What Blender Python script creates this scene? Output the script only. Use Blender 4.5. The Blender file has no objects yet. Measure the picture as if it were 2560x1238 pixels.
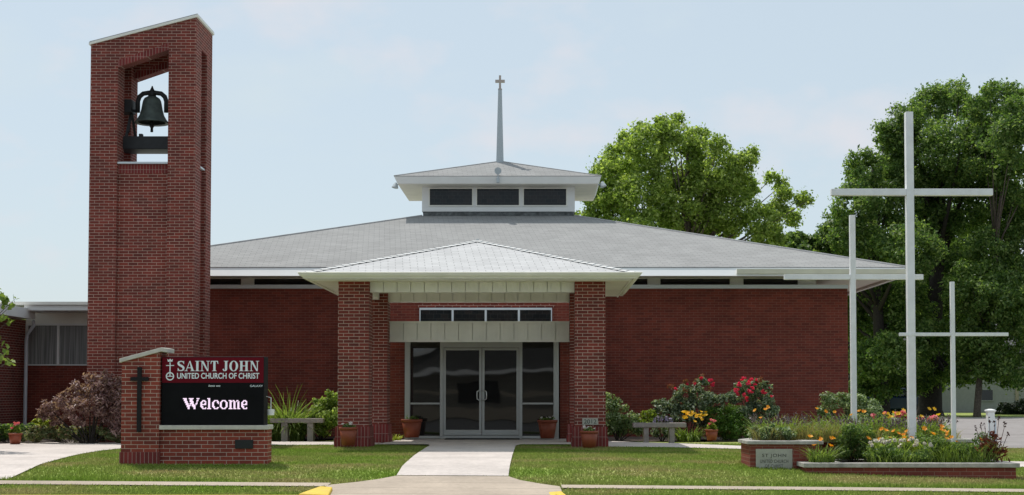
import bpy, math, random
import numpy as np
from mathutils import Vector

scene = bpy.context.scene
random.seed(7)
RNG = np.random.default_rng(11)

# ------------------------------------------------------------------ camera
F, CX, CY = 3600.0, 1350.0, 846.0          # focal length and principal point in pixels of a 2560 px wide picture
PITCH = 0.04
EYE = 1.0
cam_d = bpy.data.cameras.new('camera')
cam = bpy.data.objects.new('camera', cam_d)
scene.collection.objects.link(cam)
cam.location = (0, 0, EYE)
cam.rotation_euler = (math.pi / 2 + PITCH, 0, 0)
cam_d.sensor_width = 36.0
cam_d.lens = F / 2560.0 * 36.0
cam_d.shift_x = -(CX - 1280.0) / 2560.0
cam_d.shift_y = (CY - 619.0) / 2560.0
cam_d.clip_end = 3000
scene.camera = cam
scene.render.resolution_x, scene.render.resolution_y = 1024, 495

# ------------------------------------------------------------------ sun and sky
SUN_TO = Vector((-0.28, 0.39, 1.0)).normalized()
SUN_EL = math.asin(SUN_TO.z)
SUN_AZ = math.atan2(SUN_TO.x, SUN_TO.y)
sl = bpy.data.lights.new('sun', 'SUN')
sl.energy = 3.4
sl.angle = math.radians(0.55)
sl.color = (1.0, 0.95, 0.88)
so = bpy.data.objects.new('sun', sl)
so.rotation_euler = (-SUN_TO).to_track_quat('-Z', 'Y').to_euler()
so.location = (-10, 20, 40)
scene.collection.objects.link(so)

w = bpy.data.worlds.new('World')
scene.world = w
w.use_nodes = True
nt = w.node_tree
for n in list(nt.nodes):
    nt.nodes.remove(n)
N, L = nt.nodes.new, nt.links.new
sky = N('ShaderNodeTexSky')
sky.sky_type = 'NISHITA'
sky.sun_disc = False
sky.sun_elevation = SUN_EL
sky.sun_rotation = SUN_AZ
sky.air_density = 1.0
sky.dust_density = 1.5
sky.ozone_density = 2.0
tc = N('ShaderNodeTexCoord')
mp = N('ShaderNodeMapping')
mp.inputs['Scale'].default_value = (1.0, 1.0, 2.4)
mp.inputs['Location'].default_value = (0.31, 0.0, 0.12)
L(tc.outputs['Generated'], mp.inputs['Vector'])
cn = N('ShaderNodeTexNoise')
cn.inputs['Scale'].default_value = 5.5
cn.inputs['Detail'].default_value = 5.0
cn.inputs['Roughness'].default_value = 0.55
L(mp.outputs['Vector'], cn.inputs['Vector'])
cr = N('ShaderNodeMapRange')
cr.inputs['From Min'].default_value = 0.52
cr.inputs['From Max'].default_value = 0.78
cr.inputs['To Min'].default_value = 0.72      # thin milky veil over the whole sky
cr.inputs['To Max'].default_value = 0.95
L(cn.outputs['Fac'], cr.inputs['Value'])
cm = N('ShaderNodeMix')
cm.data_type = 'RGBA'
cm.inputs['B'].default_value = (4.95, 5.68, 6.05, 1)
L(cr.outputs['Result'], cm.inputs['Factor'])
L(sky.outputs['Color'], cm.inputs['A'])
bg = N('ShaderNodeBackground')
bg.inputs['Strength'].default_value = 0.135
# a few thin warm white wisps
mp2 = N('ShaderNodeMapping')
mp2.inputs['Scale'].default_value = (1.0, 1.0, 1.7)
mp2.inputs['Location'].default_value = (3.02, 1.1, 0.35)
L(tc.outputs['Generated'], mp2.inputs['Vector'])
c2 = N('ShaderNodeTexNoise')
c2.inputs['Scale'].default_value = 9.0
c2.inputs['Detail'].default_value = 6.0
c2.inputs['Roughness'].default_value = 0.5
L(mp2.outputs['Vector'], c2.inputs['Vector'])
r2 = N('ShaderNodeMapRange')
r2.inputs['From Min'].default_value = 0.54
r2.inputs['From Max'].default_value = 0.72
r2.inputs['To Max'].default_value = 0.75
L(c2.outputs['Fac'], r2.inputs['Value'])
m2 = N('ShaderNodeMix')
m2.data_type = 'RGBA'
m2.inputs['B'].default_value = (5.75, 5.65, 5.95, 1)
L(r2.outputs['Result'], m2.inputs['Factor'])
L(cm.outputs['Result'], m2.inputs['A'])
L(m2.outputs['Result'], bg.inputs['Color'])
ow = N('ShaderNodeOutputWorld')
L(bg.outputs['Background'], ow.inputs['Surface'])

vs = scene.view_settings
vs.view_transform = 'Standard'
vs.look = 'None'
vs.gamma = 1
vs.use_curve_mapping = False
vs.exposure = 0.0
scene.render.engine = 'CYCLES'
scene.cycles.use_denoising = True
scene.cycles.max_bounces = 6

# ------------------------------------------------------------------ measuring helpers
cp, sp_ = math.cos(PITCH), math.sin(PITCH)


def P(px, py, Y):
    """point at distance Y seen at picture position (px, py)"""
    u, v = (px - CX) / F, -(py - CY) / F
    d = (u, cp - v * sp_, sp_ + v * cp)
    t = Y / d[1]
    return (d[0] * t, Y, EYE + d[2] * t)


def PX(px, py, Y):
    return P(px, py, Y)[0]


def PZ(py, Y, px=1280):
    return P(px, py, Y)[2]


GY = [-60, 10, 19.55, 19.7, 20.7, 21.4, 22.9, 25, 28, 32, 60, 120]
GX = [-9, 0, 4, 8]
GZ = np.array([[-.52] * 4, [-.52, -.56, -.58, -.60], [-.50, -.55, -.57, -.60], [-.355, -.42, -.45, -.48], [-.285, -.345, -.375, -.41],
               [-.235, -.30, -.335, -.375], [-.10, -.13, -.21, -.34], [-.04, -.05, -.10, -.20],
               [0, 0, 0, -.05], [0, 0, 0, 0], [0, 0, 0, 0], [.1, .1, .1, .1]])


def gz(x, y):
    x = np.asarray(x, float)
    y = np.asarray(y, float)
    xc = np.clip(x, GX[0], GX[-1])
    yc = np.clip(y, GY[0], GY[-1])
    i = np.clip(np.searchsorted(GX, xc, side='right') - 1, 0, len(GX) - 2)
    j = np.clip(np.searchsorted(GY, yc, side='right') - 1, 0, len(GY) - 2)
    gx, gy = np.array(GX, float), np.array(GY, float)
    fx = (xc - gx[i]) / (gx[i + 1] - gx[i])
    fy = (yc - gy[j]) / (gy[j + 1] - gy[j])
    a = GZ[j, i] * (1 - fx) + GZ[j, i + 1] * fx
    b = GZ[j + 1, i] * (1 - fx) + GZ[j + 1, i + 1] * fx
    return a * (1 - fy) + b * fy


def gat(px, py):
    """where the ground is seen at picture position (px, py)"""
    lo, hi = 15.0, 110.0
    for _ in range(50):
        m = (lo + hi) / 2
        x, _, z = P(px, py, m)
        if z > float(gz(x, m)):
            lo = m
        else:
            hi = m
    return (P(px, py, lo)[0], lo)


# ------------------------------------------------------------------ object helpers
COL = scene.collection


def tag(o, label=None, cat=None, group=None, kind=None):
    if label:
        o['label'] = label
    if cat:
        o['category'] = cat
    if group:
        o['group'] = group
    if kind:
        o['kind'] = kind
    return o


def empty(name, loc, label, cat, group=None):
    o = bpy.data.objects.new(name, None)
    o.empty_display_size = 0.2
    o.location = loc
    COL.objects.link(o)
    return tag(o, label, cat, group)


def origin_of(o):
    v = Vector((0, 0, 0))
    while o is not None:
        v = v + o.location
        o = o.parent
    return v


def link_mesh(name, me, mat, parent=None, bevel=0, smooth=False):
    o = bpy.data.objects.new(name, me)
    COL.objects.link(o)
    if mat is not None:
        me.materials.append(mat)
    if parent is not None:
        o.parent = parent
        off = origin_of(parent)
        n = len(me.vertices)
        co = np.empty(n * 3, np.float32)
        me.vertices.foreach_get('co', co)
        co = co.reshape(-1, 3) - np.array(off, np.float32)
        me.vertices.foreach_set('co', co.ravel())
        me.update()
    if smooth:
        me.polygons.foreach_set('use_smooth', [True] * len(me.polygons))
    if bevel:
        b = o.modifiers.new('bevel', 'BEVEL')
        b.width = bevel
        b.segments = 2
        b.limit_method = 'ANGLE'
    return o


class MB:
    def __init__(self):
        self.v, self.f = [], []

    def add(self, vs, fs):
        k = len(self.v)
        self.v += [tuple(a) for a in vs]
        self.f += [tuple(i + k for i in f) for f in fs]
        return self

    def box(self, x0, x1, y0, y1, z0, z1):
        v = [(x0, y0, z0), (x1, y0, z0), (x1, y1, z0), (x0, y1, z0), (x0, y0, z1), (x1, y0, z1), (x1, y1, z1), (x0, y1, z1)]
        return self.add(v, [(0, 3, 2, 1), (4, 5, 6, 7), (0, 1, 5, 4), (1, 2, 6, 5), (2, 3, 7, 6), (3, 0, 4, 7)])

    def hexa(self, v):
        """eight corners: bottom ring then top ring"""
        return self.add(v, [(0, 3, 2, 1), (4, 5, 6, 7), (0, 1, 5, 4), (1, 2, 6, 5), (2, 3, 7, 6), (3, 0, 4, 7)])

    def prism_xz(self, poly, y0, y1):
        n = len(poly)
        v = [(x, y0, z) for x, z in poly] + [(x, y1, z) for x, z in poly]
        return self.add(v, [tuple(range(n)), tuple(range(2 * n - 1, n - 1, -1))] + [(i, i + n, (i + 1) % n + n, (i + 1) % n) for i in range(n)])

    def prism_xy(self, poly, z0, z1):
        n = len(poly)
        v = [(x, y, z0) for x, y in poly] + [(x, y, z1) for x, y in poly]
        return self.add(v, [tuple(range(n - 1, -1, -1)), tuple(range(n, 2 * n))] + [(i, (i + 1) % n, (i + 1) % n + n, i + n) for i in range(n)])

    def poly(self, pts):
        return self.add(pts, [tuple(range(len(pts)))])

    def tube(self, pts, rad, seg=10, cap=True):
        pts = [Vector(p) for p in pts]
        if not hasattr(rad, '__len__'):
            rad = [rad] * len(pts)
        k = len(self.v)
        ref = None
        for i, p in enumerate(pts):
            d = (pts[min(i + 1, len(pts) - 1)] - pts[max(i - 1, 0)]).normalized()
            if ref is None:
                ref = Vector((1, 0, 0)) if abs(d.x) < 0.9 else Vector((0, 0, 1))
            a = (ref - d * ref.dot(d)).normalized()
            ref = a
            b = d.cross(a)
            for s in range(seg):
                t = 2 * math.pi * s / seg
                self.v.append(tuple(p + (a * math.cos(t) + b * math.sin(t)) * rad[i]))
        for i in range(len(pts) - 1):
            for s in range(seg):
                s2 = (s + 1) % seg
                self.f.append((k + i * seg + s, k + i * seg + s2, k + (i + 1) * seg + s2, k + (i + 1) * seg + s))
        if cap:
            self.f.append(tuple(k + s for s in range(seg - 1, -1, -1)))
            self.f.append(tuple(k + (len(pts) - 1) * seg + s for s in range(seg)))
        return self

    def lathe(self, cx, cy, prof, seg=28):
        k = len(self.v)
        for r, z in prof:
            for s in range(seg):
                t = 2 * math.pi * s / seg
                self.v.append((cx + r * math.cos(t), cy + r * math.sin(t), z))
        for i in range(len(prof) - 1):
            for s in range(seg):
                s2 = (s + 1) % seg
                self.f.append((k + i * seg + s, k + i * seg + s2, k + (i + 1) * seg + s2, k + (i + 1) * seg + s))
        return self

    def build(self, name, mat, parent=None, bevel=0, smooth=False):
        me = bpy.data.meshes.new(name)
        me.from_pydata(self.v, [], self.f)
        me.update()
        return link_mesh(name, me, mat, parent, bevel, smooth)


def mesh_np(name, verts, nper, mat, parent=None):
    """many separate faces of nper corners each"""
    verts = np.asarray(verts, np.float32).reshape(-1, 3)
    nf = len(verts) // nper
    me = bpy.data.meshes.new(name)
    me.vertices.add(len(verts))
    me.vertices.foreach_set('co', verts.ravel())
    me.loops.add(nf * nper)
    me.loops.foreach_set('vertex_index', np.arange(nf * nper, dtype=np.int32))
    me.polygons.add(nf)
    me.polygons.foreach_set('loop_start', np.arange(0, nf * nper, nper, dtype=np.int32))
    me.update(calc_edges=True)
    return link_mesh(name, me, mat, parent)


# ------------------------------------------------------------------ foliage helpers
def unit(a):
    return a / np.maximum(np.linalg.norm(a, axis=-1, keepdims=True), 1e-9)


def blob_pts(blobs, n, rng=RNG, subs=16, subr=0.42, place=0.72, fuzz=0.0):
    """points gathered in small clumps over the shells of the given balls; also the outward direction of each"""
    b = np.array(blobs, float)
    w_ = b[:, 3] ** 2
    w_ = w_ / w_.sum()
    sc, sr, so_, pw = [], [], [], []
    for i, q in enumerate(b):
        d = unit(rng.normal(size=(subs, 3)))
        rr = q[3] * place * (0.55 + 0.55 * rng.random((subs, 1)))
        sc.append(q[:3] + d * rr)
        s = q[3] * subr * (0.65 + 0.7 * rng.random(subs))
        sr.append(s)
        so_.append(d)
        pw.append(w_[i] * s ** 2 / (s ** 2).sum())
    sc, sr, so_, pw = np.concatenate(sc), np.concatenate(sr), np.concatenate(so_), np.concatenate(pw)
    k = rng.choice(len(sc), size=n, p=pw / pw.sum())
    d = unit(rng.normal(size=(n, 3)))
    r = sr[k] * (0.35 + 0.65 * rng.random(n) ** 0.6)
    pts = sc[k] + d * r[:, None] * np.array([1, 1, 0.75])
    if fuzz:
        m = rng.random(n) < .4
        pts[m] += rng.normal(size=(int(m.sum()), 3)) * fuzz
    return pts, unit(d * 0.8 + so_[k] * 0.6)


def leaf_quads(pts, out, size, aspect=0.55, up=0.5, rnd=0.7, droop=0.25, rng=RNG, var=0.35):
    n = len(pts)
    nrm = unit(out * 0.6 + np.array([0, 0, up]) + rng.normal(size=(n, 3)) * rnd)
    t = unit(np.cross(nrm, rng.normal(size=(n, 3))))
    t = unit(t + np.array([0, 0, -droop]))
    s = np.cross(nrm, t)
    L_ = (size * (1 + var * rng.normal(size=n))).clip(size * .4, size * 2)[:, None]
    W_ = L_ * aspect * 0.5
    base = pts - t * L_ * 0.5
    tip = pts + t * L_ * 0.5
    mid = pts + nrm * L_ * 0.06
    q = np.stack([base, mid + s * W_, tip, mid - s * W_], axis=1)
    return q.reshape(-1, 3)


def foliage(name, mat, parent, blobs, n, size, zmin=None, **kw):
    sub = {k: kw.pop(k) for k in ('subs', 'subr', 'place', 'fuzz') if k in kw}
    pts, out = blob_pts(blobs, n, **sub)
    if zmin is not None:
        keep = pts[:, 2] > zmin
        pts, out = pts[keep], out[keep]
    return mesh_np(name, leaf_quads(pts, out, size, **kw), 4, mat, parent)


def blade_quads(bases, dirs, length, width, droop, rng=RNG, seg=5, rise=1.0):
    """arching ribbons; bases (n,3), dirs (n,2) horizontal lean"""
    n = len(bases)
    t = np.linspace(0, 1, seg + 1)
    dirs3 = np.concatenate([dirs, np.zeros((n, 1))], axis=1)
    side = np.stack([-dirs[:, 1], dirs[:, 0]], axis=1) + rng.normal(size=(n, 2)) * 0.5
    side = unit(np.concatenate([side, np.zeros((n, 1))], axis=1))
    pts = []
    for a in t:
        h = rise * (a - droop[:, None] * a ** 2.2)
        o = (0.15 * a + 0.75 * a ** 2)
        pts.append(bases + dirs3 * o * length[:, None] + np.array([0, 0, 1]) * h * length[:, None])
    wv = width[:, None] * 0.5
    qs = []
    for i in range(seg):
        w0 = wv * (1 - 0.85 * t[i] ** 1.6)
        w1 = wv * (1 - 0.85 * t[i + 1] ** 1.6)
        qs.append(np.stack([pts[i] - side * w0, pts[i] + side * w0, pts[i + 1] + side * w1, pts[i + 1] - side * w1], axis=1))
    return np.concatenate(qs).reshape(-1, 3)


def blades(name, mat, parent, cx, cy, z, rx, ry, n, length, width, droop=0.45, spread=0.8, rng=RNG, rise=1.0):
    a = rng.random(n) * 2 * math.pi
    r = np.sqrt(rng.random(n))
    b = np.stack([cx + rx * r * np.cos(a), cy + ry * r * np.sin(a), np.full(n, z)], axis=1)
    d = np.stack([np.cos(a), np.sin(a)], axis=1) * (0.3 + 0.7 * rng.random((n, 1))) * spread + rng.normal(size=(n, 2)) * 0.25
    Ls = length * (0.6 + 0.5 * rng.random(n))
    return mesh_np(name, blade_quads(b, d, Ls, np.full(n, width) * (0.7 + 0.6 * rng.random(n)), droop * (0.4 + 1.2 * rng.random(n)), rise=rise), 4, mat, parent)


def flower_stars(centers, size, petals=6, cup=0.55, rng=RNG):
    out = []
    for c in np.asarray(centers):
        ax = unit(np.array([rng.normal() * .5, -0.5 + rng.normal() * .4, 0.9]))
        t = unit(np.cross(ax, [0.3, 1, 0.2]))
        b = np.cross(ax, t)
        s = size * (0.8 + 0.4 * rng.random())
        for k in range(petals):
            th = 2 * math.pi * k / petals
            d = t * math.cos(th) + b * math.sin(th)
            e = -t * math.sin(th) + b * math.cos(th)
            p0 = c
            tip = c + d * s * 0.55 + ax * s * cup * 0.6
            m = c + d * s * 0.3 + ax * s * cup * 0.55
            out += [p0, m + e * s * 0.17, tip, m - e * s * 0.17]
    return np.array(out)


def spikes(name, mat, parent, pts, length, width, lean=0.12, rng=RNG, per=9):
    """upright flower spikes: small petals set round a stem"""
    n = len(pts)
    P_, O_ = [], []
    for p in pts:
        ln = length * (0.7 + 0.5 * rng.random())
        d = np.array([rng.normal() * lean, rng.normal() * lean, 1])
        for k in range(per):
            a = k / per
            P_.append(p + d * ln * a + rng.normal(size=3) * width * 0.3)
            O_.append(rng.normal(size=3))
    return mesh_np(name, leaf_quads(np.array(P_), unit(np.array(O_)), width * 1.5, aspect=0.7, up=0.3), 4, mat, parent)


# ------------------------------------------------------------------ materials
MATS = {}


def new_mat(name):
    m = bpy.data.materials.new(name)
    m.use_nodes = True
    t = m.node_tree
    for n in list(t.nodes):
        t.nodes.remove(n)
    o = t.nodes.new('ShaderNodeOutputMaterial')
    b = t.nodes.new('ShaderNodeBsdfPrincipled')
    t.links.new(b.outputs['BSDF'], o.inputs['Surface'])
    MATS[name] = m
    return m, t, b, o


def rgba(c):
    return (c[0], c[1], c[2], 1)


def simple(name, col, rough=0.6, var=0.12, scale=6.0, bump=0.0, bscale=60, metal=0.0, spec=0.5, dirt=None, dscale=1.2):
    m, t, b, o = new_mat(name)
    tcn = t.nodes.new('ShaderNodeTexCoord')
    no = t.nodes.new('ShaderNodeTexNoise')
    no.inputs['Scale'].default_value = scale
    no.inputs['Detail'].default_value = 6
    t.links.new(tcn.outputs['Object'], no.inputs['Vector'])
    mr = t.nodes.new('ShaderNodeMapRange')
    mr.inputs['From Min'].default_value = 0.3
    mr.inputs['From Max'].default_value = 0.7
    mr.inputs['To Min'].default_value = 1 - var
    mr.inputs['To Max'].default_value = 1 + var
    t.links.new(no.outputs['Fac'], mr.inputs['Value'])
    mx = t.nodes.new('ShaderNodeMix')
    mx.data_type = 'RGBA'
    mx.blend_type = 'MULTIPLY'
    mx.inputs['Factor'].default_value = 1
    mx.inputs['A'].default_value = rgba(col)
    t.links.new(mr.outputs['Result'], mx.inputs['B'])
    src = mx.outputs['Result']
    if dirt:
        n2 = t.nodes.new('ShaderNodeTexNoise')
        n2.inputs['Scale'].default_value = dscale
        n2.inputs['Detail'].default_value = 7
        n2.inputs['Roughness'].default_value = 0.65
        t.links.new(tcn.outputs['Object'], n2.inputs['Vector'])
        r2 = t.nodes.new('ShaderNodeMapRange')
        r2.inputs['From Min'].default_value = 0.5
        r2.inputs['From Max'].default_value = 0.72
        t.links.new(n2.outputs['Fac'], r2.inputs['Value'])
        m2 = t.nodes.new('ShaderNodeMix')
        m2.data_type = 'RGBA'
        m2.inputs['B'].default_value = rgba(dirt)
        t.links.new(r2.outputs['Result'], m2.inputs['Factor'])
        t.links.new(src, m2.inputs['A'])
        src = m2.outputs['Result']
    t.links.new(src, b.inputs['Base Color'])
    b.inputs['Roughness'].default_value = rough
    b.inputs['Metallic'].default_value = metal
    b.inputs['Specular IOR Level'].default_value = spec
    if bump:
        n3 = t.nodes.new('ShaderNodeTexNoise')
        n3.inputs['Scale'].default_value = bscale
        n3.inputs['Detail'].default_value = 4
        t.links.new(tcn.outputs['Object'], n3.inputs['Vector'])
        bp = t.nodes.new('ShaderNodeBump')
        bp.inputs['Strength'].default_value = bump
        bp.inputs['Distance'].default_value = 0.02
        t.links.new(n3.outputs['Fac'], bp.inputs['Height'])
        t.links.new(bp.outputs['Normal'], b.inputs['Normal'])
    return m


def face_uv(t, mode):
    """planar coordinates picked by the way the face looks. mode: wall, soldier, roof"""
    tcn = t.nodes.new('ShaderNodeTexCoord')
    ge = t.nodes.new('ShaderNodeNewGeometry')
    sv = t.nodes.new('ShaderNodeSeparateXYZ')
    t.links.new(tcn.outputs['Object'], sv.inputs[0])
    sn = t.nodes.new('ShaderNodeSeparateXYZ')
    t.links.new(ge.outputs['True Normal'], sn.inputs[0])

    def mth(op, a, b=None):
        m = t.nodes.new('ShaderNodeMath')
        m.operation = op
        for i, q in enumerate((a, b)):
            if q is None:
                continue
            if isinstance(q, (int, float)):
                m.inputs[i].default_value = q
            else:
                t.links.new(q, m.inputs[i])
        return m.outputs[0]
    ax, ay = mth('ABSOLUTE', sn.outputs[0]), mth('ABSOLUTE', sn.outputs[1])
    side = mth('GREATER_THAN', ax, ay)

    def pick(a, b):          # b where the face looks sideways
        m = t.nodes.new('ShaderNodeMix')
        m.data_type = 'FLOAT'
        t.links.new(side, m.inputs['Factor'])
        t.links.new(a, m.inputs['A'])
        t.links.new(b, m.inputs['B'])
        return m.outputs['Result']
    X, Y, Z = sv.outputs
    cv = t.nodes.new('ShaderNodeCombineXYZ')
    if mode == 'roof':
        v = pick(Y, X)
        u = mth('ADD', pick(X, Y), mth('MULTIPLY', v, 0.11))
    else:
        u, v = pick(X, Y), Z
    if mode == 'soldier':
        u, v = v, u
    t.links.new(u, cv.inputs[0])
    t.links.new(v, cv.inputs[1])
    return cv.outputs[0], tcn


def brick(name, c1, c2, mortar, bw=0.203, rh=0.0635, ms=0.0048, mode='wall', rough=0.85, bump=0.25, offset=0.5, var=0.22, dark=None):
    m, t, b, o = new_mat(name)
    uv, tcn = face_uv(t, mode)
    br = t.nodes.new('ShaderNodeTexBrick')
    br.inputs['Scale'].default_value = 1.0
    br.inputs['Brick Width'].default_value = bw
    br.inputs['Row Height'].default_value = rh
    br.inputs['Mortar Size'].default_value = ms
    br.inputs['Mortar Smooth'].default_value = 0.1
    br.inputs['Color1'].default_value = rgba(c1)
    br.inputs['Color2'].default_value = rgba(c2)
    br.inputs['Mortar'].default_value = rgba(mortar)
    br.offset = offset
    t.links.new(uv, br.inputs['Vector'])
    no = t.nodes.new('ShaderNodeTexNoise')
    no.inputs['Scale'].default_value = 1.3
    no.inputs['Detail'].default_value = 8
    no.inputs['Roughness'].default_value = 0.65
    t.links.new(tcn.outputs['Object'], no.inputs['Vector'])
    mr = t.nodes.new('ShaderNodeMapRange')
    mr.inputs['From Min'].default_value = 0.3
    mr.inputs['From Max'].default_value = 0.7
    mr.inputs['To Min'].default_value = 1 - var
    mr.inputs['To Max'].default_value = 1 + var
    t.links.new(no.outputs['Fac'], mr.inputs['Value'])
    mx = t.nodes.new('ShaderNodeMix')
    mx.data_type = 'RGBA'
    mx.blend_type = 'MULTIPLY'
    mx.inputs['Factor'].default_value = 1
    t.links.new(br.outputs['Color'], mx.inputs['A'])
    t.links.new(mr.outputs['Result'], mx.inputs['B'])
    t.links.new(mx.outputs['Result'], b.inputs['Base Color'])
    b.inputs['Roughness'].default_value = rough
    b.inputs['Specular IOR Level'].default_value = 0.3
    bp = t.nodes.new('ShaderNodeBump')
    bp.invert = True
    bp.inputs['Strength'].default_value = bump
    bp.inputs['Distance'].default_value = 0.006
    t.links.new(br.outputs['Fac'], bp.inputs['Height'])
    t.links.new(bp.outputs['Normal'], b.inputs['Normal'])
    return m


def leafmat(name, cols, transl=0.35, rough=0.5, spec=0.35):
    m, t, b, o = new_mat(name)
    ge = t.nodes.new('ShaderNodeNewGeometry')
    rp = t.nodes.new('ShaderNodeValToRGB')
    e = rp.color_ramp.elements
    while len(e) < len(cols):
        e.new(0.5)
    for i, c in enumerate(cols):
        e[i].position = i / max(1, len(cols) - 1)
        e[i].color = rgba(c)
    t.links.new(ge.outputs['Random Per Island'], rp.inputs['Fac'])
    t.links.new(rp.outputs['Color'], b.inputs['Base Color'])
    b.inputs['Roughness'].default_value = rough
    b.inputs['Specular IOR Level'].default_value = spec
    tr = t.nodes.new('ShaderNodeBsdfTranslucent')
    br_ = t.nodes.new('ShaderNodeMix')
    br_.data_type = 'RGBA'
    br_.blend_type = 'MULTIPLY'
    br_.inputs['Factor'].default_value = 1
    br_.inputs['B'].default_value = (1.7, 1.8, 0.9, 1)
    t.links.new(rp.outputs['Color'], br_.inputs['A'])
    t.links.new(br_.outputs['Result'], tr.inputs['Color'])
    mx = t.nodes.new('ShaderNodeMixShader')
    mx.inputs[0].default_value = transl
    t.links.new(b.outputs['BSDF'], mx.inputs[1])
    t.links.new(tr.outputs['BSDF'], mx.inputs[2])
    t.links.new(mx.outputs[0], o.inputs['Surface'])
    return m


def glassmat(name, col=(0.012, 0.014, 0.015), rough=0.03, spec=0.5, wav=0.0, wscale=2.0):
    m, t, b, o = new_mat(name)
    b.inputs['Base Color'].default_value = rgba(col)
    b.inputs['Roughness'].default_value = rough
    b.inputs['Specular IOR Level'].default_value = spec
    if wav:
        tcn = t.nodes.new('ShaderNodeTexCoord')
        no = t.nodes.new('ShaderNodeTexNoise')
        no.inputs['Scale'].default_value = wscale
        no.inputs['Detail'].default_value = 1
        t.links.new(tcn.outputs['Object'], no.inputs['Vector'])
        bp = t.nodes.new('ShaderNodeBump')
        bp.inputs['Strength'].default_value = wav
        bp.inputs['Distance'].default_value = 0.05
        t.links.new(no.outputs['Fac'], bp.inputs['Height'])
        t.links.new(bp.outputs['Normal'], b.inputs['Normal'])
    return m


def leaded(name):
    """dark stained glass with lead lines in an irregular grid"""
    m = brick(name, (0.006, 0.010, 0.014), (0.018, 0.016, 0.018), (0.04, 0.045, 0.045), bw=0.17, rh=0.11, ms=0.003, rough=0.12, bump=0.05, offset=0.37, var=0.3)
    [n for n in m.node_tree.nodes if n.type == 'BSDF_PRINCIPLED'][0].inputs['Specular IOR Level'].default_value = 0.3
    return m


M = {}
M['brick_tower'] = brick('tower brick', (0.225, 0.043, 0.031), (0.125, 0.030, 0.024), (0.44, 0.31, 0.255), ms=0.0047)
M['brick_soldier'] = brick('soldier brick', (0.225, 0.036, 0.034), (0.15, 0.028, 0.026), (0.33, 0.22, 0.19), ms=0.0046, mode='soldier', bw=0.203, rh=0.066, offset=0.0)
M['brick_wall'] = brick('church wall brick', (0.215, 0.045, 0.029), (0.14, 0.032, 0.023), (0.25, 0.12, 0.09), ms=0.0040, var=0.22)
M['brick_column'] = brick('column brick', (0.225, 0.043, 0.031), (0.125, 0.030, 0.024), (0.48, 0.36, 0.30), ms=0.0047)
M['brick_sign'] = brick('sign brick', (0.30, 0.058, 0.036), (0.165, 0.036, 0.027), (0.46, 0.35, 0.29), ms=0.0046)
M['brick_planter'] = brick('planter brick', (0.24, 0.055, 0.038), (0.17, 0.042, 0.032), (0.28, 0.17, 0.13), ms=0.004)
M['white'] = simple('white painted metal', (0.78, 0.79, 0.78), 0.45, 0.04, 2.5)
M['cream'] = simple('cream siding', (0.82, 0.81, 0.74), 0.55, 0.06, 3.0)
M['soffit'] = simple('soffit panel', (0.78, 0.75, 0.68), 0.6, 0.05, 3.0)
M['coping'] = simple('coping metal', (0.62, 0.68, 0.74), 0.35, 0.05, 2.0)
M['cross_white'] = simple('white cross paint', (0.83, 0.83, 0.83), 0.4, 0.06, 5.0, dirt=(0.70, 0.70, 0.67), dscale=2.2)
M['cap_stone'] = simple('cap stone', (0.56, 0.53, 0.47), 0.8, 0.1, 8, bump=0.1)
M['planter_cap'] = simple('planter cap stone', (0.40, 0.38, 0.35), 0.85, 0.2, 10, bump=0.2, dirt=(0.24, 0.23, 0.21), dscale=3)
M['plaque'] = simple('plaque stone', (0.40, 0.39, 0.34), 0.8, 0.1, 8)
M['plaque_letters'] = simple('engraved lettering', (0.09, 0.09, 0.08), 0.8, 0.05)
M['shingle'] = brick('grey shingles', (0.325, 0.325, 0.32), (0.285, 0.285, 0.28), (0.19, 0.19, 0.19), bw=0.28, rh=0.125, ms=0.006, mode='roof', rough=0.95, bump=0.5, var=0.10)
M['shingle_light'] = brick('white shingles', (0.56, 0.56, 0.56), (0.50, 0.50, 0.50), (0.27, 0.27, 0.27), bw=0.29, rh=0.125, ms=0.006, mode='roof', rough=0.95, bump=0.5, var=0.08)
M['ridge_light'] = simple('white ridge shingle', (0.60, 0.60, 0.59), 0.9, 0.1, 5)
M['ridge'] = simple('grey ridge shingle', (0.36, 0.36, 0.36), 0.9, 0.12, 5)
M['flashing'] = simple('weathered flashing', (0.12, 0.13, 0.13), 0.7, 0.5, 9, dirt=(0.04, 0.045, 0.045), dscale=5)
M['steel_grey'] = simple('grey steeple metal', (0.42, 0.47, 0.50), 0.4, 0.05, 2)
M['cross_tan'] = simple('steeple cross metal', (0.42, 0.36, 0.32), 0.4, 0.05, 2)
M['aluminium'] = simple('anodised aluminium', (0.50, 0.51, 0.50), 0.4, 0.04, 3, metal=0.3)
M['chrome'] = simple('handle metal', (0.7, 0.7, 0.7), 0.3, 0.02, 3, metal=0.9)
M['black'] = simple('black metal', (0.012, 0.012, 0.013), 0.6, 0.2, 8, spec=0.2)
M['rubber'] = simple('dark mat', (0.012, 0.012, 0.012), 0.9, 0.2, 30)
M['bronze'] = simple('weathered bronze', (0.065, 0.085, 0.078), 0.6, 0.35, 7, metal=0.2, dirt=(0.09, 0.12, 0.105), dscale=5)
M['iron'] = simple('dark iron', (0.012, 0.013, 0.015), 0.6, 0.3, 8)
M['glass'] = glassmat('dark window glass')
M['door_glass'] = glassmat('dark door glass', (0.017, 0.017, 0.017), 0.02, 0.75, 0.045, 1.1)
M['leaded'] = leaded('leaded glass')
M['maroon'] = simple('maroon sign face', (0.135, 0.004, 0.012), 0.6, 0.05, 2, spec=0.12)
M['sign_letters'] = simple('pale sign lettering', (0.82, 0.90, 0.92), 0.5, 0.02)
M['led_board'] = simple('black display', (0.006, 0.006, 0.007), 0.6, 0.2, 4, spec=0.1)
M['vent'] = simple('dark plate', (0.008, 0.010, 0.010), 0.6, 0.2, 8)
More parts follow.
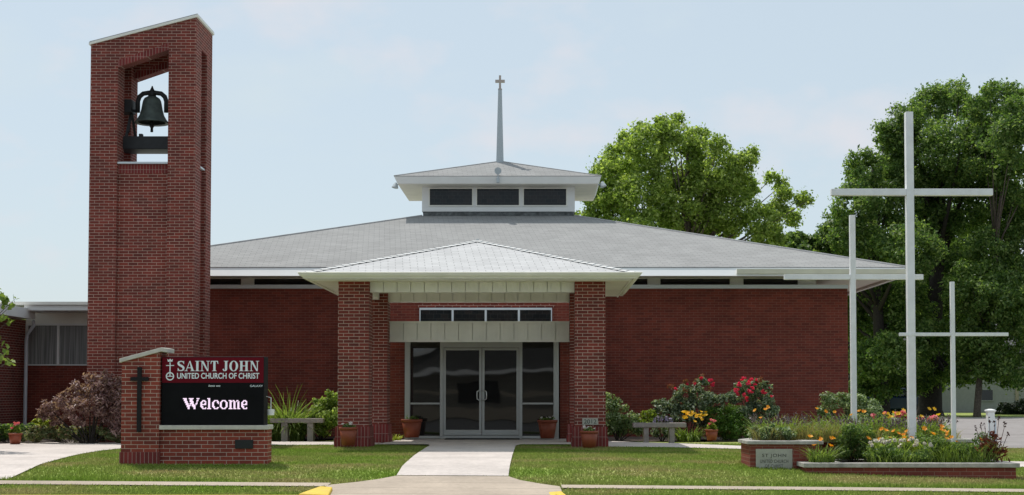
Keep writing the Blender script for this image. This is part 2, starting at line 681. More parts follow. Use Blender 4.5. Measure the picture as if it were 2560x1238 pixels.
M['terracotta'] = simple('terracotta plastic', (0.25, 0.055, 0.022), 0.55, 0.12, 8)
M['soil'] = simple('dark soil', (0.035, 0.024, 0.018), 0.95, 0.5, 30, bump=0.6)
M['bench'] = simple('bench stone', (0.29, 0.25, 0.235), 0.85, 0.15, 12, bump=0.15)
M['curtain'] = None
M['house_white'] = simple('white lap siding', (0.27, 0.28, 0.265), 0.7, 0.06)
M['house_roof'] = simple('house shingles', (0.10, 0.10, 0.10), 0.9, 0.2, 4)
M['tan_house'] = simple('tan siding', (0.30, 0.26, 0.20), 0.8, 0.08)
M['bark'] = simple('bark', (0.095, 0.075, 0.062), 0.95, 0.4, 12, bump=0.6, bscale=25)
M['bark_dark'] = simple('dark bark', (0.030, 0.024, 0.020), 0.95, 0.4, 12, bump=0.6, bscale=25)
M['car_blue'] = simple('dark blue car paint', (0.006, 0.018, 0.05), 0.25, 0.03, 2)
M['tyre'] = simple('tyre rubber', (0.012, 0.012, 0.012), 0.9, 0.1)
M['yellow'] = simple('yellow kerb paint', (0.72, 0.50, 0.05), 0.7, 0.10, 6, dirt=(0.55, 0.42, 0.12), dscale=4)
M['kerb'] = simple('kerb concrete', (0.40, 0.37, 0.33), 0.9, 0.1, 8)

# LED letters give off light
m_, t_, b_, o_ = new_mat('lit display dots')
em = t_.nodes.new('ShaderNodeEmission')
em.inputs['Color'].default_value = (1.0, 0.80, 1.0, 1)
em.inputs['Strength'].default_value = 1.15
t_.links.new(em.outputs[0], o_.inputs['Surface'])
M['led'] = m_


def concrete(name, col, joint_y, joint_x=50.0, jc=0.45):
    m, t, b, o = new_mat(name)
    tcn = t.nodes.new('ShaderNodeTexCoord')
    br = t.nodes.new('ShaderNodeTexBrick')
    br.offset = 0.0
    br.inputs['Scale'].default_value = 1
    br.inputs['Brick Width'].default_value = joint_x
    br.inputs['Row Height'].default_value = joint_y
    br.inputs['Mortar Size'].default_value = 0.010
    br.inputs['Color1'].default_value = rgba(col)
    br.inputs['Color2'].default_value = rgba([c * 0.94 for c in col])
    br.inputs['Mortar'].default_value = rgba([c * jc for c in col])
    mp_ = t.nodes.new('ShaderNodeMapping')
    mp_.inputs['Location'].default_value = (25.3, 0.35, 0)
    t.links.new(tcn.outputs['Object'], mp_.inputs['Vector'])
    t.links.new(mp_.outputs[0], br.inputs['Vector'])
    src = br.outputs['Color']
    for sc_, v_ in ((0.45, 0.10), (1.7, 0.09), (14, 0.08), (90, 0.08)):
        no = t.nodes.new('ShaderNodeTexNoise')
        no.inputs['Scale'].default_value = sc_
        no.inputs['Detail'].default_value = 6
        t.links.new(tcn.outputs['Object'], no.inputs['Vector'])
        mr = t.nodes.new('ShaderNodeMapRange')
        mr.inputs['From Min'].default_value = 0.3
        mr.inputs['From Max'].default_value = 0.7
        mr.inputs['To Min'].default_value = 1 - v_
        mr.inputs['To Max'].default_value = 1 + v_
        t.links.new(no.outputs['Fac'], mr.inputs['Value'])
        mx = t.nodes.new('ShaderNodeMix')
        mx.data_type = 'RGBA'
        mx.blend_type = 'MULTIPLY'
        mx.inputs['Factor'].default_value = 1
        t.links.new(src, mx.inputs['A'])
        t.links.new(mr.outputs['Result'], mx.inputs['B'])
        src = mx.outputs['Result']
    t.links.new(src, b.inputs['Base Color'])
    b.inputs['Roughness'].default_value = 0.9
    b.inputs['Specular IOR Level'].default_value = 0.2
    return m


M['concrete'] = concrete('pale concrete', (0.60, 0.54, 0.50), 1.55)
M['concrete_old'] = concrete('tan concrete', (0.46, 0.385, 0.31), 0.62)
M['asphalt_lot'] = simple('pale asphalt', (0.28, 0.258, 0.25), 0.95, 0.12, 3, bump=0.2, bscale=80, dirt=(0.20, 0.185, 0.175), dscale=0.5)
M['asphalt'] = simple('street asphalt', (0.08, 0.08, 0.08), 0.95, 0.15, 3, bump=0.2, bscale=80)
M['mulch'] = simple('bark mulch', (0.16, 0.125, 0.105), 0.95, 0.6, 45, bump=0.8, bscale=60)


def grassmat(name, a, b_col, c_col, transl=0.0):
    m, t, b, o = new_mat(name)
    tcn = t.nodes.new('ShaderNodeTexCoord')
    n1 = t.nodes.new('ShaderNodeTexNoise')
    n1.inputs['Scale'].default_value = 0.55
    n1.inputs['Detail'].default_value = 7
    n1.inputs['Roughness'].default_value = 0.62
    mpn = t.nodes.new('ShaderNodeMapping')
    mpn.inputs['Scale'].default_value = (0.7, 1.6, 1)
    t.links.new(tcn.outputs['Object'], mpn.inputs['Vector'])
    t.links.new(mpn.outputs[0], n1.inputs['Vector'])
    rp = t.nodes.new('ShaderNodeValToRGB')
    e = rp.color_ramp.elements
    e.new(0.5)
    e[0].position, e[1].position, e[2].position = 0.36, 0.5, 0.63
    e[0].color, e[1].color, e[2].color = rgba(a), rgba(b_col), rgba(c_col)
    t.links.new(n1.outputs['Fac'], rp.inputs['Fac'])
    n2 = t.nodes.new('ShaderNodeTexNoise')
    n2.inputs['Scale'].default_value = 28
    n2.inputs['Detail'].default_value = 4
    t.links.new(tcn.outputs['Object'], n2.inputs['Vector'])
    ge = t.nodes.new('ShaderNodeNewGeometry')
    ad = t.nodes.new('ShaderNodeMath')
    ad.operation = 'ADD'
    t.links.new(n2.outputs['Fac'], ad.inputs[0])
    t.links.new(ge.outputs['Random Per Island'], ad.inputs[1])
    mr = t.nodes.new('ShaderNodeMapRange')
    mr.inputs['From Min'].default_value = 0.4
    mr.inputs['From Max'].default_value = 1.6
    mr.inputs['To Min'].default_value = 0.72
    mr.inputs['To Max'].default_value = 1.28
    t.links.new(ad.outputs[0], mr.inputs['Value'])
    mx = t.nodes.new('ShaderNodeMix')
    mx.data_type = 'RGBA'
    mx.blend_type = 'MULTIPLY'
    mx.inputs['Factor'].default_value = 1
    t.links.new(rp.outputs['Color'], mx.inputs['A'])
    t.links.new(mr.outputs['Result'], mx.inputs['B'])
    t.links.new(mx.outputs['Result'], b.inputs['Base Color'])
    b.inputs['Roughness'].default_value = 0.8
    b.inputs['Specular IOR Level'].default_value = 0.15
    tr = t.nodes.new('ShaderNodeBsdfTranslucent')
    t.links.new(mx.outputs['Result'], tr.inputs['Color'])
    ms = t.nodes.new('ShaderNodeMixShader')
    ms.inputs[0].default_value = transl
    t.links.new(b.outputs['BSDF'], ms.inputs[1])
    t.links.new(tr.outputs['BSDF'], ms.inputs[2])
    t.links.new(ms.outputs[0], o.inputs['Surface'])
    return m


GC = ((0.20, 0.30, 0.045), (0.255, 0.32, 0.075), (0.36, 0.33, 0.14))
M['grass'] = grassmat('lawn', *GC, 0.0)
M['grass_blade'] = grassmat('lawn blades', *GC, 0.5)
M['leaf_mid'] = leafmat('mid green leaf', [(0.10, 0.15, 0.022), (0.18, 0.245, 0.036), (0.30, 0.36, 0.07)], 0.5)
M['leaf_tree'] = leafmat('crown leaf', [(0.10, 0.155, 0.032), (0.21, 0.29, 0.062), (0.42, 0.49, 0.16)], 0.52)
M['leaf_dark'] = leafmat('dark green leaf', [(0.048, 0.098, 0.026), (0.10, 0.17, 0.042), (0.27, 0.345, 0.12)], 0.5)
M['leaf_deep'] = leafmat('shaded leaf', [(0.010, 0.020, 0.007), (0.018, 0.034, 0.010)], 0.15)  # deep shade under and behind the trees, put into the leaf colour
M['leaf_var'] = leafmat('pale edged leaf', [(0.075, 0.125, 0.04), (0.16, 0.23, 0.09), (0.40, 0.46, 0.30)])
M['leaf_light'] = leafmat('light green leaf', [(0.10, 0.16, 0.03), (0.17, 0.24, 0.05), (0.26, 0.33, 0.09)])
M['leaf_yellow'] = leafmat('yellow green leaf', [(0.18, 0.22, 0.03), (0.32, 0.36, 0.06), (0.40, 0.42, 0.12)])
M['leaf_maple'] = leafmat('purple maple leaf', [(0.11, 0.05, 0.052), (0.26, 0.15, 0.15), (0.44, 0.30, 0.29)], 0.35)
M['leaf_rose'] = leafmat('grey green rose leaf', [(0.055, 0.09, 0.05), (0.13, 0.18, 0.11), (0.42, 0.47, 0.37)], 0.35)  # palest tone paints white glints on scattered leaves
M['leaf_red'] = leafmat('red brown leaf', [(0.07, 0.014, 0.012), (0.16, 0.030, 0.018), (0.26, 0.06, 0.025)])
M['leaf_ground'] = leafmat('ground cover leaf', [(0.06, 0.085, 0.03), (0.15, 0.19, 0.08), (0.26, 0.28, 0.15), (0.28, 0.16, 0.10)])
M['dome'] = leafmat('dense green needle', [(0.035, 0.085, 0.012), (0.075, 0.16, 0.02), (0.15, 0.25, 0.035)], 0.35)
M['straw'] = leafmat('straw stem', [(0.16, 0.17, 0.06), (0.26, 0.20, 0.10), (0.22, 0.24, 0.08)])
M['fl_orange'] = leafmat('orange petal', [(0.80, 0.22, 0.01), (0.85, 0.32, 0.02), (0.85, 0.42, 0.03)], 0.25)
M['fl_yellow'] = leafmat('yellow petal', [(0.80, 0.42, 0.02), (0.85, 0.55, 0.03)], 0.25)
M['fl_red'] = leafmat('crimson petal', [(0.60, 0.015, 0.07), (0.75, 0.05, 0.16), (0.52, 0.03, 0.05)], 0.3)
M['fl_rust'] = leafmat('rusty bud', [(0.30, 0.06, 0.035), (0.26, 0.12, 0.06), (0.14, 0.15, 0.06)], 0.2)
M['fl_pink'] = leafmat('pink petal', [(0.78, 0.20, 0.28), (0.85, 0.38, 0.42), (0.72, 0.12, 0.20)], 0.25)
M['fl_purple'] = leafmat('purple spike', [(0.075, 0.055, 0.065), (0.13, 0.09, 0.12), (0.18, 0.14, 0.13)], 0.2)
M['fl_lav'] = leafmat('lavender spike', [(0.20, 0.17, 0.32), (0.28, 0.24, 0.40)], 0.2)
M['fl_white'] = leafmat('white petal', [(0.75, 0.72, 0.70), (0.62, 0.55, 0.55)], 0.2)
M['fl_dark'] = leafmat('dark seed head', [(0.05, 0.02, 0.02), (0.12, 0.05, 0.05)], 0.1)

# flat curtain; light and shade of its folds put into the colour
m_, t_, b_, o_ = new_mat('curtain with painted folds')
tc_ = t_.nodes.new('ShaderNodeTexCoord')
wv_ = t_.nodes.new('ShaderNodeTexNoise')
mp_ = t_.nodes.new('ShaderNodeMapping')
mp_.inputs['Scale'].default_value = (16, 1, 0.15)
t_.links.new(tc_.outputs['Object'], mp_.inputs['Vector'])
t_.links.new(mp_.outputs[0], wv_.inputs['Vector'])
rp_ = t_.nodes.new('ShaderNodeValToRGB')
rp_.color_ramp.elements[0].position, rp_.color_ramp.elements[1].position = 0.35, 0.7
rp_.color_ramp.elements[0].color, rp_.color_ramp.elements[1].color = (0.13, 0.135, 0.135, 1), (0.40, 0.41, 0.40, 1)
t_.links.new(wv_.outputs['Fac'], rp_.inputs['Fac'])
t_.links.new(rp_.outputs['Color'], b_.inputs['Base Color'])
b_.inputs['Roughness'].default_value = 0.9
M['curtain'] = m_


# ------------------------------------------------------------------ ground, paths, street
def grid_ground():
    xs = np.concatenate([[-400, -150, -60, -30, -18], np.arange(-14, 14.01, 0.25), [18, 30, 60, 150, 400]])
    ys = np.concatenate([[19.7], np.arange(19.8, 32.01, 0.2), [34, 40, 50, 60, 80, 120, 250, 900]])
    X, Y = np.meshgrid(xs, ys)
    Z = gz(X, Y) - 0.01
    nx, ny = len(xs), len(ys)
    v = np.stack([X, Y, Z], -1).reshape(-1, 3).tolist()
    f = [(j * nx + i, j * nx + i + 1, (j + 1) * nx + i + 1, (j + 1) * nx + i) for j in range(ny - 1) for i in range(nx - 1)]
    b = MB()
    b.add(v, f)
    o = b.build('lawn_ground', M['grass'])
    tag(o, 'mown green lawn with dry yellowish patches in front of the church', 'lawn', kind='structure')


grid_ground()


def sheet(name, poly, off, mat, label, cat, thick=None):
    import bmesh
    bm = bmesh.new()
    vs_ = [bm.verts.new((x, y, 0)) for x, y in poly]
    bm.faces.new(vs_)
    bmesh.ops.triangulate(bm, faces=bm.faces[:])
    for _ in range(6):
        e = [q for q in bm.edges if q.calc_length() > 0.45 and min(q.verts[0].co.y, q.verts[1].co.y) < 32]
        if not e:
            break
        bmesh.ops.subdivide_edges(bm, edges=e, cuts=1)
        bmesh.ops.triangulate(bm, faces=bm.faces[:])
    bmesh.ops.recalc_face_normals(bm, faces=bm.faces[:])
    for f in bm.faces:
        if f.normal.z < 0:
            f.normal_flip()
    for q in bm.verts:
        q.co.z = float(gz(q.co.x, q.co.y)) + off
    me = bpy.data.meshes.new(name)
    bm.to_mesh(me)
    bm.free()
    o = link_mesh(name, me, mat)
    return tag(o, label, cat, kind='structure')


def gpoly(pl):
    return [gat(px, py) for px, py in pl]


# street and kerb
b = MB()
b.box(-400, 400, -60, 19.56, -0.9, -0.56)
tag(b.build('road', M['asphalt']), 'grey street running past the church', 'road', kind='structure')
WX0, WX1 = -2.18, -0.48
apr = [(WX0, 21.95), (PX(945, 1195, 21.6), 21.62), (PX(825, 1209, 21.0), 21.0), (PX(800, 1220, 20.5), 20.45), (PX(835, 1220, 20.3), 19.72),
       (PX(1372, 1230, 20.2), 19.72), (PX(1405, 1230, 20.3), 20.45), (PX(1400, 1217, 21.0), 21.0), (PX(1300, 1195, 21.7), 21.62), (WX1, 21.95)]
POLYS = []


def sh(name, poly, off, mat, label, cat):
    POLYS.append(np.array(poly))
    return sheet(name, poly, off, mat, label, cat)


sh('entry_walk', [(WX0, 21.96), (WX1, 21.96), (WX1, 28.6), (WX1 + .1, 29.3), (0.72, 29.3), (0.60, 33.05), (-3.10, 33.05), (-3.32, 29.3), (WX0 - .1, 29.3), (WX0, 28.6)], 0.022,
   M['concrete'], 'pale concrete walk leading up to the glass entrance doors', 'walkway')
sh('kerb_ramp', apr, 0.016, M['concrete_old'], 'tan concrete ramp flaring out from the walk to the street', 'ramp')
lp = gpoly([(302, 1103), (0, 1111)]) + [(-12.5, 29.0), (-12.5, 21.4)] + gpoly([(20, 1199.5), (45, 1188), (80, 1172), (120, 1157), (160, 1146), (215, 1134), (260, 1127), (302, 1123), (340, 1121)]) + [(-6.5, 28.9), (-3.35, 29.35), (-3.35, 30.9)] + [(-6.2, 31.4)]
sh('side_walk', lp, 0.012, M['concrete'], 'broad pale concrete path curving away to the left past the sign', 'path')
rp2 = [(0.74, 29.35)] + gpoly([(1518, 1118), (1700, 1120), (1860, 1124)]) + [(5.5, 27.0), (8.0, 24.7), (12.5, 24.2), (12.5, 25.0), (8.3, 25.6), (6.0, 27.7)] + gpoly([(1860, 1116.5), (1700, 1110), (1518, 1104)]) + [(0.74, 31.4)]
sh('garden_walk', rp2, 0.012, M['concrete'], 'pale concrete path running right past the stone bench towards the crosses', 'path')
sh('sidewalk', [(-14, 20.86), (apr[2][0] - .02, 20.86), (apr[2][0] - .02, 21.25), (-14, 21.25)], 0.012, M['concrete_old'], 'narrow street sidewalk left of the ramp', 'sidewalk')
sh('sidewalk', [(apr[7][0] + .02, 20.86), (14, 20.80), (14, 21.20), (apr[7][0] + .02, 21.22)], 0.012, M['concrete_old'], 'narrow street sidewalk right of the ramp', 'sidewalk')
sh('mulch_bed', gpoly([(1520, 1103), (1640, 1104), (1750, 1099), (1868, 1104)]) + [(8.4, 31.0), (8.4, 35.3), (1.0, 35.3)], 0.006, M['mulch'], 'brown mulch bed under the shrubs right of the entrance', 'mulch bed')
sh('mulch_bed', [(-10.9, 29.9), (-8.4, 30.2), (-6.9, 31.3), (-6.9, 33.4), (-3.4, 33.4), (-3.4, 35.3), (-13.2, 37), (-13.2, 29.6)], 0.006, M['soil'], 'dark soil bed under the shrubs left of the entrance', 'mulch bed')
sh('parking_lot', [(8.2, 28.6), (40, 28.6), (60, 66), (8.8, 66)], 0.012, M['asphalt_lot'], 'empty pale asphalt parking lot beside the church', 'parking lot')
b = MB()
b.box(-60, apr[4][0] + 0.01, 19.56, 19.72, -0.9, -0.348)
o = b.build('kerb', M['yellow'], bevel=0.02)
tag(o, 'yellow painted kerb left of the ramp', 'kerb', kind='structure')
b = MB()
q0 = apr[4][0]
b.hexa([(q0 - .22, 20.42, -.6), (q0 - .02, 20.42, -.6), (q0 + .01, 19.72, -.6), (q0 - .40, 19.72, -.6),
        (q0 - .22, 20.42, -.272), (q0 - .04, 20.42, -.285), (q0 + .01, 19.72, -.345), (q0 - .40, 19.72, -.330)])
tag(b.build('kerb', M['yellow'], bevel=0.015), 'yellow kerb end turning in beside the ramp on the left', 'kerb', kind='structure')
b = MB()
q1 = apr[5][0]
b.hexa([(q1, 20.35, -.7), (q1 + .18, 20.35, -.7), (q1 + .3, 19.72, -.7), (q1, 19.72, -.7),
        (q1, 20.35, -.350), (q1 + .18, 20.35, -.335), (q1 + .3, 19.72, -.40), (q1, 19.72, -.42)])
tag(b.build('kerb', M['yellow'], bevel=0.015), 'yellow kerb end turning in beside the ramp on the right', 'kerb', kind='structure')
b = MB()
b.box(q1 + .02, 60, 19.56, 19.72, -0.9, -0.455)
tag(b.build('kerb', M['kerb'], bevel=0.02), 'bare concrete kerb right of the ramp', 'kerb', kind='structure')


# ------------------------------------------------------------------ church
ch = empty('church_building', (-1.3, 35.3, 0), 'red brick church with low grey hipped roof, white cupola, steeple and columned entrance porch', 'church')
YW = 35.3
RW = PX(2120, 850, YW)          # right end of the brick wall
LW = -9.35
ztop = PZ(722, YW)
zcap = PZ(712, YW - .05)
DW0, DW1 = PX(968, 900, 33.0), PX(1427, 900, 33.0)     # entrance block
MB().box(LW, RW, YW, 50.2, -0.3, ztop).build('wall', M['brick_wall'], ch)
MB().box(LW - .04, RW + .01, YW - .06, YW + .30, ztop + .001, zcap).build('coping', M['coping'], ch, bevel=0.006)
# clerestory band behind the coping
ZS = 3.915
YB = YW + .22
BX1 = PX(2040, 705, YB)
band = MB()
wins = [(PX(520, 705, YB) - 2.2, PX(520, 705, YB) - .35), (PX(520, 705, YB) - .1, PX(605, 705, YB)), (PX(632, 705, YB), PX(806, 705, YB)), (PX(834, 705, YB), PX(1010, 705, YB)),
        (PX(1040, 705, YB), PX(1215, 705, YB)), (PX(1245, 705, YB), PX(1420, 705, YB)), (PX(1446, 705, YB), PX(1622, 705, YB)), (PX(1648, 705, YB), PX(1828, 705, YB)), (PX(1856, 705, YB), PX(1998, 705, YB))]
edges = [LW] + [q for w_ in wins for q in w_] + [BX1]
for i in range(0, len(edges), 2):
    if edges[i + 1] > edges[i]:
        MB().box(edges[i], edges[i + 1], YB, YB + .12, ztop, ZS).build('clerestory_pier', M['cream'], ch)
band.box(LW, BX1, YB + .14, YB + .2, ztop, ZS)
band.box(BX1 - .12, BX1, YB + .121, 50, ztop, ZS)
band.build('clerestory_band', M['soffit'], ch)
for a, c in wins:
    fr = MB()
    fr.box(a, c, YB + .02, YB + .06, PZ(697, YB), ZS).box(a, a + .03, YB + .02, YB + .06, ztop, PZ(697, YB)).box(c - .03, c, YB + .02, YB + .06, ztop, PZ(697, YB))
    f_ = fr.build('clerestory_window', M['cream'], ch)
    MB().box(a + .03, c - .03, YB + .045, YB + .055, ztop + .002, PZ(697, YB)).build('pane', M['glass'], f_)
# main roof
EY0 = 34.3
ex0, ex1 = -11.3, PX(2265, 680, EY0)
CW0, CW1, CY0, CY1 = PX(1055, 500, 41.6), PX(1437, 500, 41.6), 41.6, 44.0
ez, tz = PZ(668, EY0), PZ(540, 41.6)
EY1 = 51.3
A = [(ex0, EY0, ez), (ex1, EY0, ez), (ex1, EY1, ez), (ex0, EY1, ez)]
B = [(CW0, CY0, tz), (CW1, CY0, tz), (CW1, CY1, tz), (CW0, CY1, tz)]
XC = -9.5                        # the roof stops here on the left, behind the tower
tcl = (XC - ex0) / (CW0 - ex0)
H0, H3 = tuple(Vector(A[0]).lerp(Vector(B[0]), tcl)), tuple(Vector(A[3]).lerp(Vector(B[3]), tcl))
r = MB()
r.poly([(XC, EY0, ez), A[1], B[1], B[0], H0])
r.poly([A[1], A[2], B[2], B[1]])
r.poly([A[2], (XC, EY1, ez), H3, B[3], B[2]])
r.poly([H3, H0, B[0], B[3]])
r.poly([(XC, EY1, ez), (XC, EY0, ez), H0, H3])
roof = r.build('roof', M['shingle'], ch)
A[0], A[3] = H0, H3
ex0 = XC
for i in range(4):
    p, q = Vector(A[i]), Vector(B[i])
    MB().tube([p + Vector((0, 0, .005)), q + Vector((0, 0, .005))], 0.03, 6).build('hip_ridge', M['ridge'], roof)


def ring(x0, x1, y0, y1, t, z0, z1):
    b = MB()
    b.box(x0, x1, y0, y0 + t, z0, z1).box(x0, x1, y1 - t, y1, z0, z1)
    b.box(x0, x0 + t, y0 + t, y1 - t, z0, z1).box(x1 - t, x1, y0 + t, y1 - t, z0, z1)
    return b


fz = PZ(691, EY0)
fo = .14
ring(ex0 + .03, ex1 - .03, EY0 + .03, EY1 - .03, .04, fz, ez - .012).build('fascia_board', M['white'], ch)
fs = MB()
ti = [(ex0 + .02, EY0 + .02), (ex1 - .02, EY0 + .02), (ex1 - .02, EY1 - .02), (ex0 + .02, EY1 - .02)]
bo = [(ex0 - fo, EY0 - fo), (ex1 + .02, EY0 - fo), (ex1 + .02, EY1 + fo), (ex0 - fo, EY1 + fo)]
for i in range(4):
    j = (i + 1) % 4
    fs.poly([(*bo[i], fz), (*bo[j], fz), (*ti[j], ez - .008), (*ti[i], ez - .008)])
    fs.poly([(*bo[i], fz), (*ti[i], fz), (*ti[j], fz), (*bo[j], fz)])
fs.build('fascia', M['white'], ch)
MB().box(ex0 + .08, ex1 - .08, EY0 + .08, EY1 - .08, ZS, ZS + .03).build('soffit', M['soffit'], ch)
GYO = EY0 - .16
gx0, gx1 = PX(1842, 680, GYO), PX(2266, 680, GYO)
gt, gb = PZ(673, GYO), PZ(684.5, GYO)
MB().add([(gx0, GYO - .06, gt), (gx0, EY0 + .015, gt), (gx0, EY0 + .015, gb), (gx0, GYO, gb), (gx1, GYO - .06, gt), (gx1, EY0 + .015, gt), (gx1, EY0 + .015, gb), (gx1, GYO, gb)],
         [(0, 3, 2, 1), (4, 5, 6, 7), (0, 4, 7, 3), (3, 7, 6, 2), (1, 2, 6, 5), (0, 1, 5, 4)]).build('gutter', M['cream'], ch)
# cupola
cwt, cwb = PZ(457, CY0), PZ(529, CY0)
MB().box(CW0, CW1, CY0, CY1, cwb, cwt).build('cupola_wall', M['white'], ch)
MB().box(CW0 + .03, CW1 - .03, CY0 + .03, CY1 - .03, tz - .2, cwb - .002).build('cupola_flashing', M['flashing'], ch)
for (a, c) in ((1072, 1183), (1190, 1300), (1307, 1418)):
    xa, xc = PX(a, 493, CY0), PX(c, 493, CY0)
    za, zc = PZ(516, CY0), PZ(470, CY0)
    fr = MB()
    fr.box(xa, xc, CY0 - .035, CY0 - .002, zc - .03, zc).box(xa, xc, CY0 - .035, CY0 - .002, za, za + .03)
    fr.box(xa, xa + .03, CY0 - .035, CY0 - .002, za + .03, zc - .03).box(xc - .03, xc, CY0 - .035, CY0 - .002, za + .03, zc - .03)
    f_ = fr.build('cupola_window', M['cream'], ch)
    MB().box(xa + .03, xc - .03, CY0 - .014, CY0 - .003, za + .03, zc - .03).build('pane', M['leaded'], f_)
UX0, UX1, UY0, UY1 = PX(985, 448, 40.9), PX(1503, 448, 40.9), 40.9, 44.7
uz0, uz1 = PZ(458, UY0), PZ(441, UY0)
# fascia leans outward at the top
ut = MB()
th = .09
o4 = [(UX0, UY0), (UX1, UY0), (UX1, UY1), (UX0, UY1)]
i4 = [(UX0 + th, UY0 + th), (UX1 - th, UY0 + th), (UX1 - th, UY1 - th), (UX0 + th, UY1 - th)]
for i in range(4):
    j = (i + 1) % 4
    ut.poly([(*i4[i], uz0), (*i4[j], uz0), (*o4[j], uz1), (*o4[i], uz1)])
ut.poly([(*q, uz0) for q in i4[::-1]])
ut.poly([(*q, uz1 - .001) for q in o4])
ut.build('cupola_fascia', M['white'], ch)
apx = (PX(1250, 406, 42.8), 42.8, PZ(404, 42.8))
cr_ = MB()
for i in range(4):
    j = (i + 1) % 4
    cr_.poly([(*o4[i], uz1 + .012), (*o4[j], uz1 + .012), apx])
cup = cr_.build('cupola_roof', M['shingle'], ch)
for i in range(4):
    MB().tube([(*o4[i], uz1 + .012), (apx[0], apx[1], apx[2] + .004)], .022, 6).build('hip_ridge', M['ridge'], cup)
MB().box(UX0 + .1, UX1 - .1, UY0 + .1, UY1 - .1, uz0 - .012, uz0 - .002).build('cupola_soffit', M['soffit'], ch)
# steeple
sx = PX(1250, 310, 42.8)
s0, s1 = 9.3 / 84.1, 4.6 / 84.1
zb, zt = PZ(407, 42.8), PZ(225, 42.8)
st = MB()
st.hexa([(sx - s0, 42.8 - s0, zb - .12), (sx + s0, 42.8 - s0, zb - .12), (sx + s0, 42.8 + s0, zb - .12), (sx - s0, 42.8 + s0, zb - .12),
         (sx - s1, 42.8 - s1, zt), (sx + s1, 42.8 - s1, zt), (sx + s1, 42.8 + s1, zt), (sx - s1, 42.8 + s1, zt)])
stp = st.build('steeple', M['steel_grey'], ch)
cb = MB()
h_ = 2.7 / 84.1
cb.box(sx - .06, sx + .06, 42.74, 42.86, zt, zt + .03)
cb.box(sx - h_, sx + h_, 42.8 - h_, 42.8 + h_, zt + .031, PZ(189, 42.8))
xa = 12 / 84.1
cb.box(sx - xa, sx - h_, 42.8 - h_, 42.8 + h_, PZ(207, 42.8), PZ(200, 42.8)).box(sx + h_, sx + xa, 42.8 - h_, 42.8 + h_, PZ(207, 42.8), PZ(200, 42.8))
cb.build('cross', M['cross_tan'], stp)
# floodlights on the cupola eave
zmu = (uz0 + uz1) / 2
for (lx, ly, lz, dx, fy) in ((PX(1245, 428, 40.85), 40.86, PZ(428, 40.85), 0, 0), (UX0 + .03, 41.8, zmu - .05, -.07, 0), (UX1 - .03, 41.8, zmu - .02, .10, 0)):
    fl = MB()
    if dx == 0:
        fl.box(lx - .04, lx + .04, ly - .03, ly + .07, zmu - .09, zmu + .04)
        fl.tube([(lx, ly, zmu + .03), (lx, ly, lz - .05), (lx, ly + .03, lz)], .018, 8)
        fl.tube([(lx, ly - .05, lz), (lx, ly - .06, lz), (lx, ly + .02, lz + .01), (lx, ly + .13, lz + .03)], [.07, .10, .095, .03], 18)
    else:
        fl.tube([(lx - dx * .3, ly, zmu), (lx + dx * .5, ly, zmu - .01), (lx + dx, ly, lz)], .02, 8)
        fl.tube([(lx + dx * 1.0, ly, lz + .10), (lx + dx * 1.05, ly, lz + .05), (lx + dx * 1.3, ly - .02, lz - .05), (lx + dx * 1.32, ly - .02, lz - .055)], [.03, .06, .10, .085], 18)
    fl.build('floodlight', M['steel_grey'], ch)

# ---- portico
PY0, PY1 = 27.4, 32.4
px0, px1 = PX(742, 682, PY0), PX(1607, 682, PY0)
pgt, pgb = PZ(681, PY0), PZ(695, PY0)
pz = PZ(700, PY0 + .1)
pg = MB()
prof = [(0, pgt), (.015, pgt + .01), (.02, pgt - .02), (.045, pgb + .05), (.10, pgb + .012), (.10, pgb)]
# gutter: an ogee run along front and both sides with mitred corners
k = len(prof)
rows = []
for (d, z) in prof + [(.16, pgb), (.16, pgt - .012), (.02, pgt - .012)]:
    rows.append([(px0 + d, PY1, z), (px0 + d, PY0 + d, z), (px1 - d, PY0 + d, z), (px1 - d, PY1, z)])
vv = [q for rw in rows for q in rw]
ff = []
for i in range(len(rows)):
    i2 = (i + 1) % len(rows)
    for s in range(3):
        ff.append((i * 4 + s, i * 4 + s + 1, i2 * 4 + s + 1, i2 * 4 + s))
ff.append(tuple(i * 4 for i in range(len(rows))))
ff.append(tuple(i * 4 + 3 for i in range(len(rows) - 1, -1, -1)))
pg.add(vv, ff)
pg.build('portico_gutter', M['cream'], ch)
fx = .20
pf = MB()
pf.box(px0 + fx, px1 - fx, PY0 + fx, PY0 + fx + .03, pz, pgt - .03)
pf.box(px0 + fx, px0 + fx + .03, PY0 + fx + .03, PY1, pz, pgt - .03).box(px1 - fx - .03, px1 - fx, PY0 + fx + .03, PY1, pz, pgt - .03)
pf.build('portico_fascia', M['cream'], ch)
MB().box(px0 + fx + .03, px1 - fx - .03, PY0 + fx + .03, PY1 - .02, pz + .02, pz + .04).build('portico_soffit', M['soffit'], ch)
az = PZ(603, 30.7)
cxp = (px0 + px1) / 2
ex, exr = px0 + .14, px1 - .14
ey = PY0 + .14
rz = pgt + .0
pr = MB()
apf, apb = (cxp, 30.7, az), (cxp, PY1, az)
pr.poly([(ex, ey, rz), (exr, ey, rz), apf])
pr.poly([(exr, ey, rz), (exr, PY1, rz), apb, apf])
pr.poly([(ex, PY1, rz), (ex, ey, rz), apf, apb])
pr.poly([(exr, PY1, rz), (ex, PY1, rz), apb])
pro = pr.build('portico_roof', M['shingle_light'], ch)
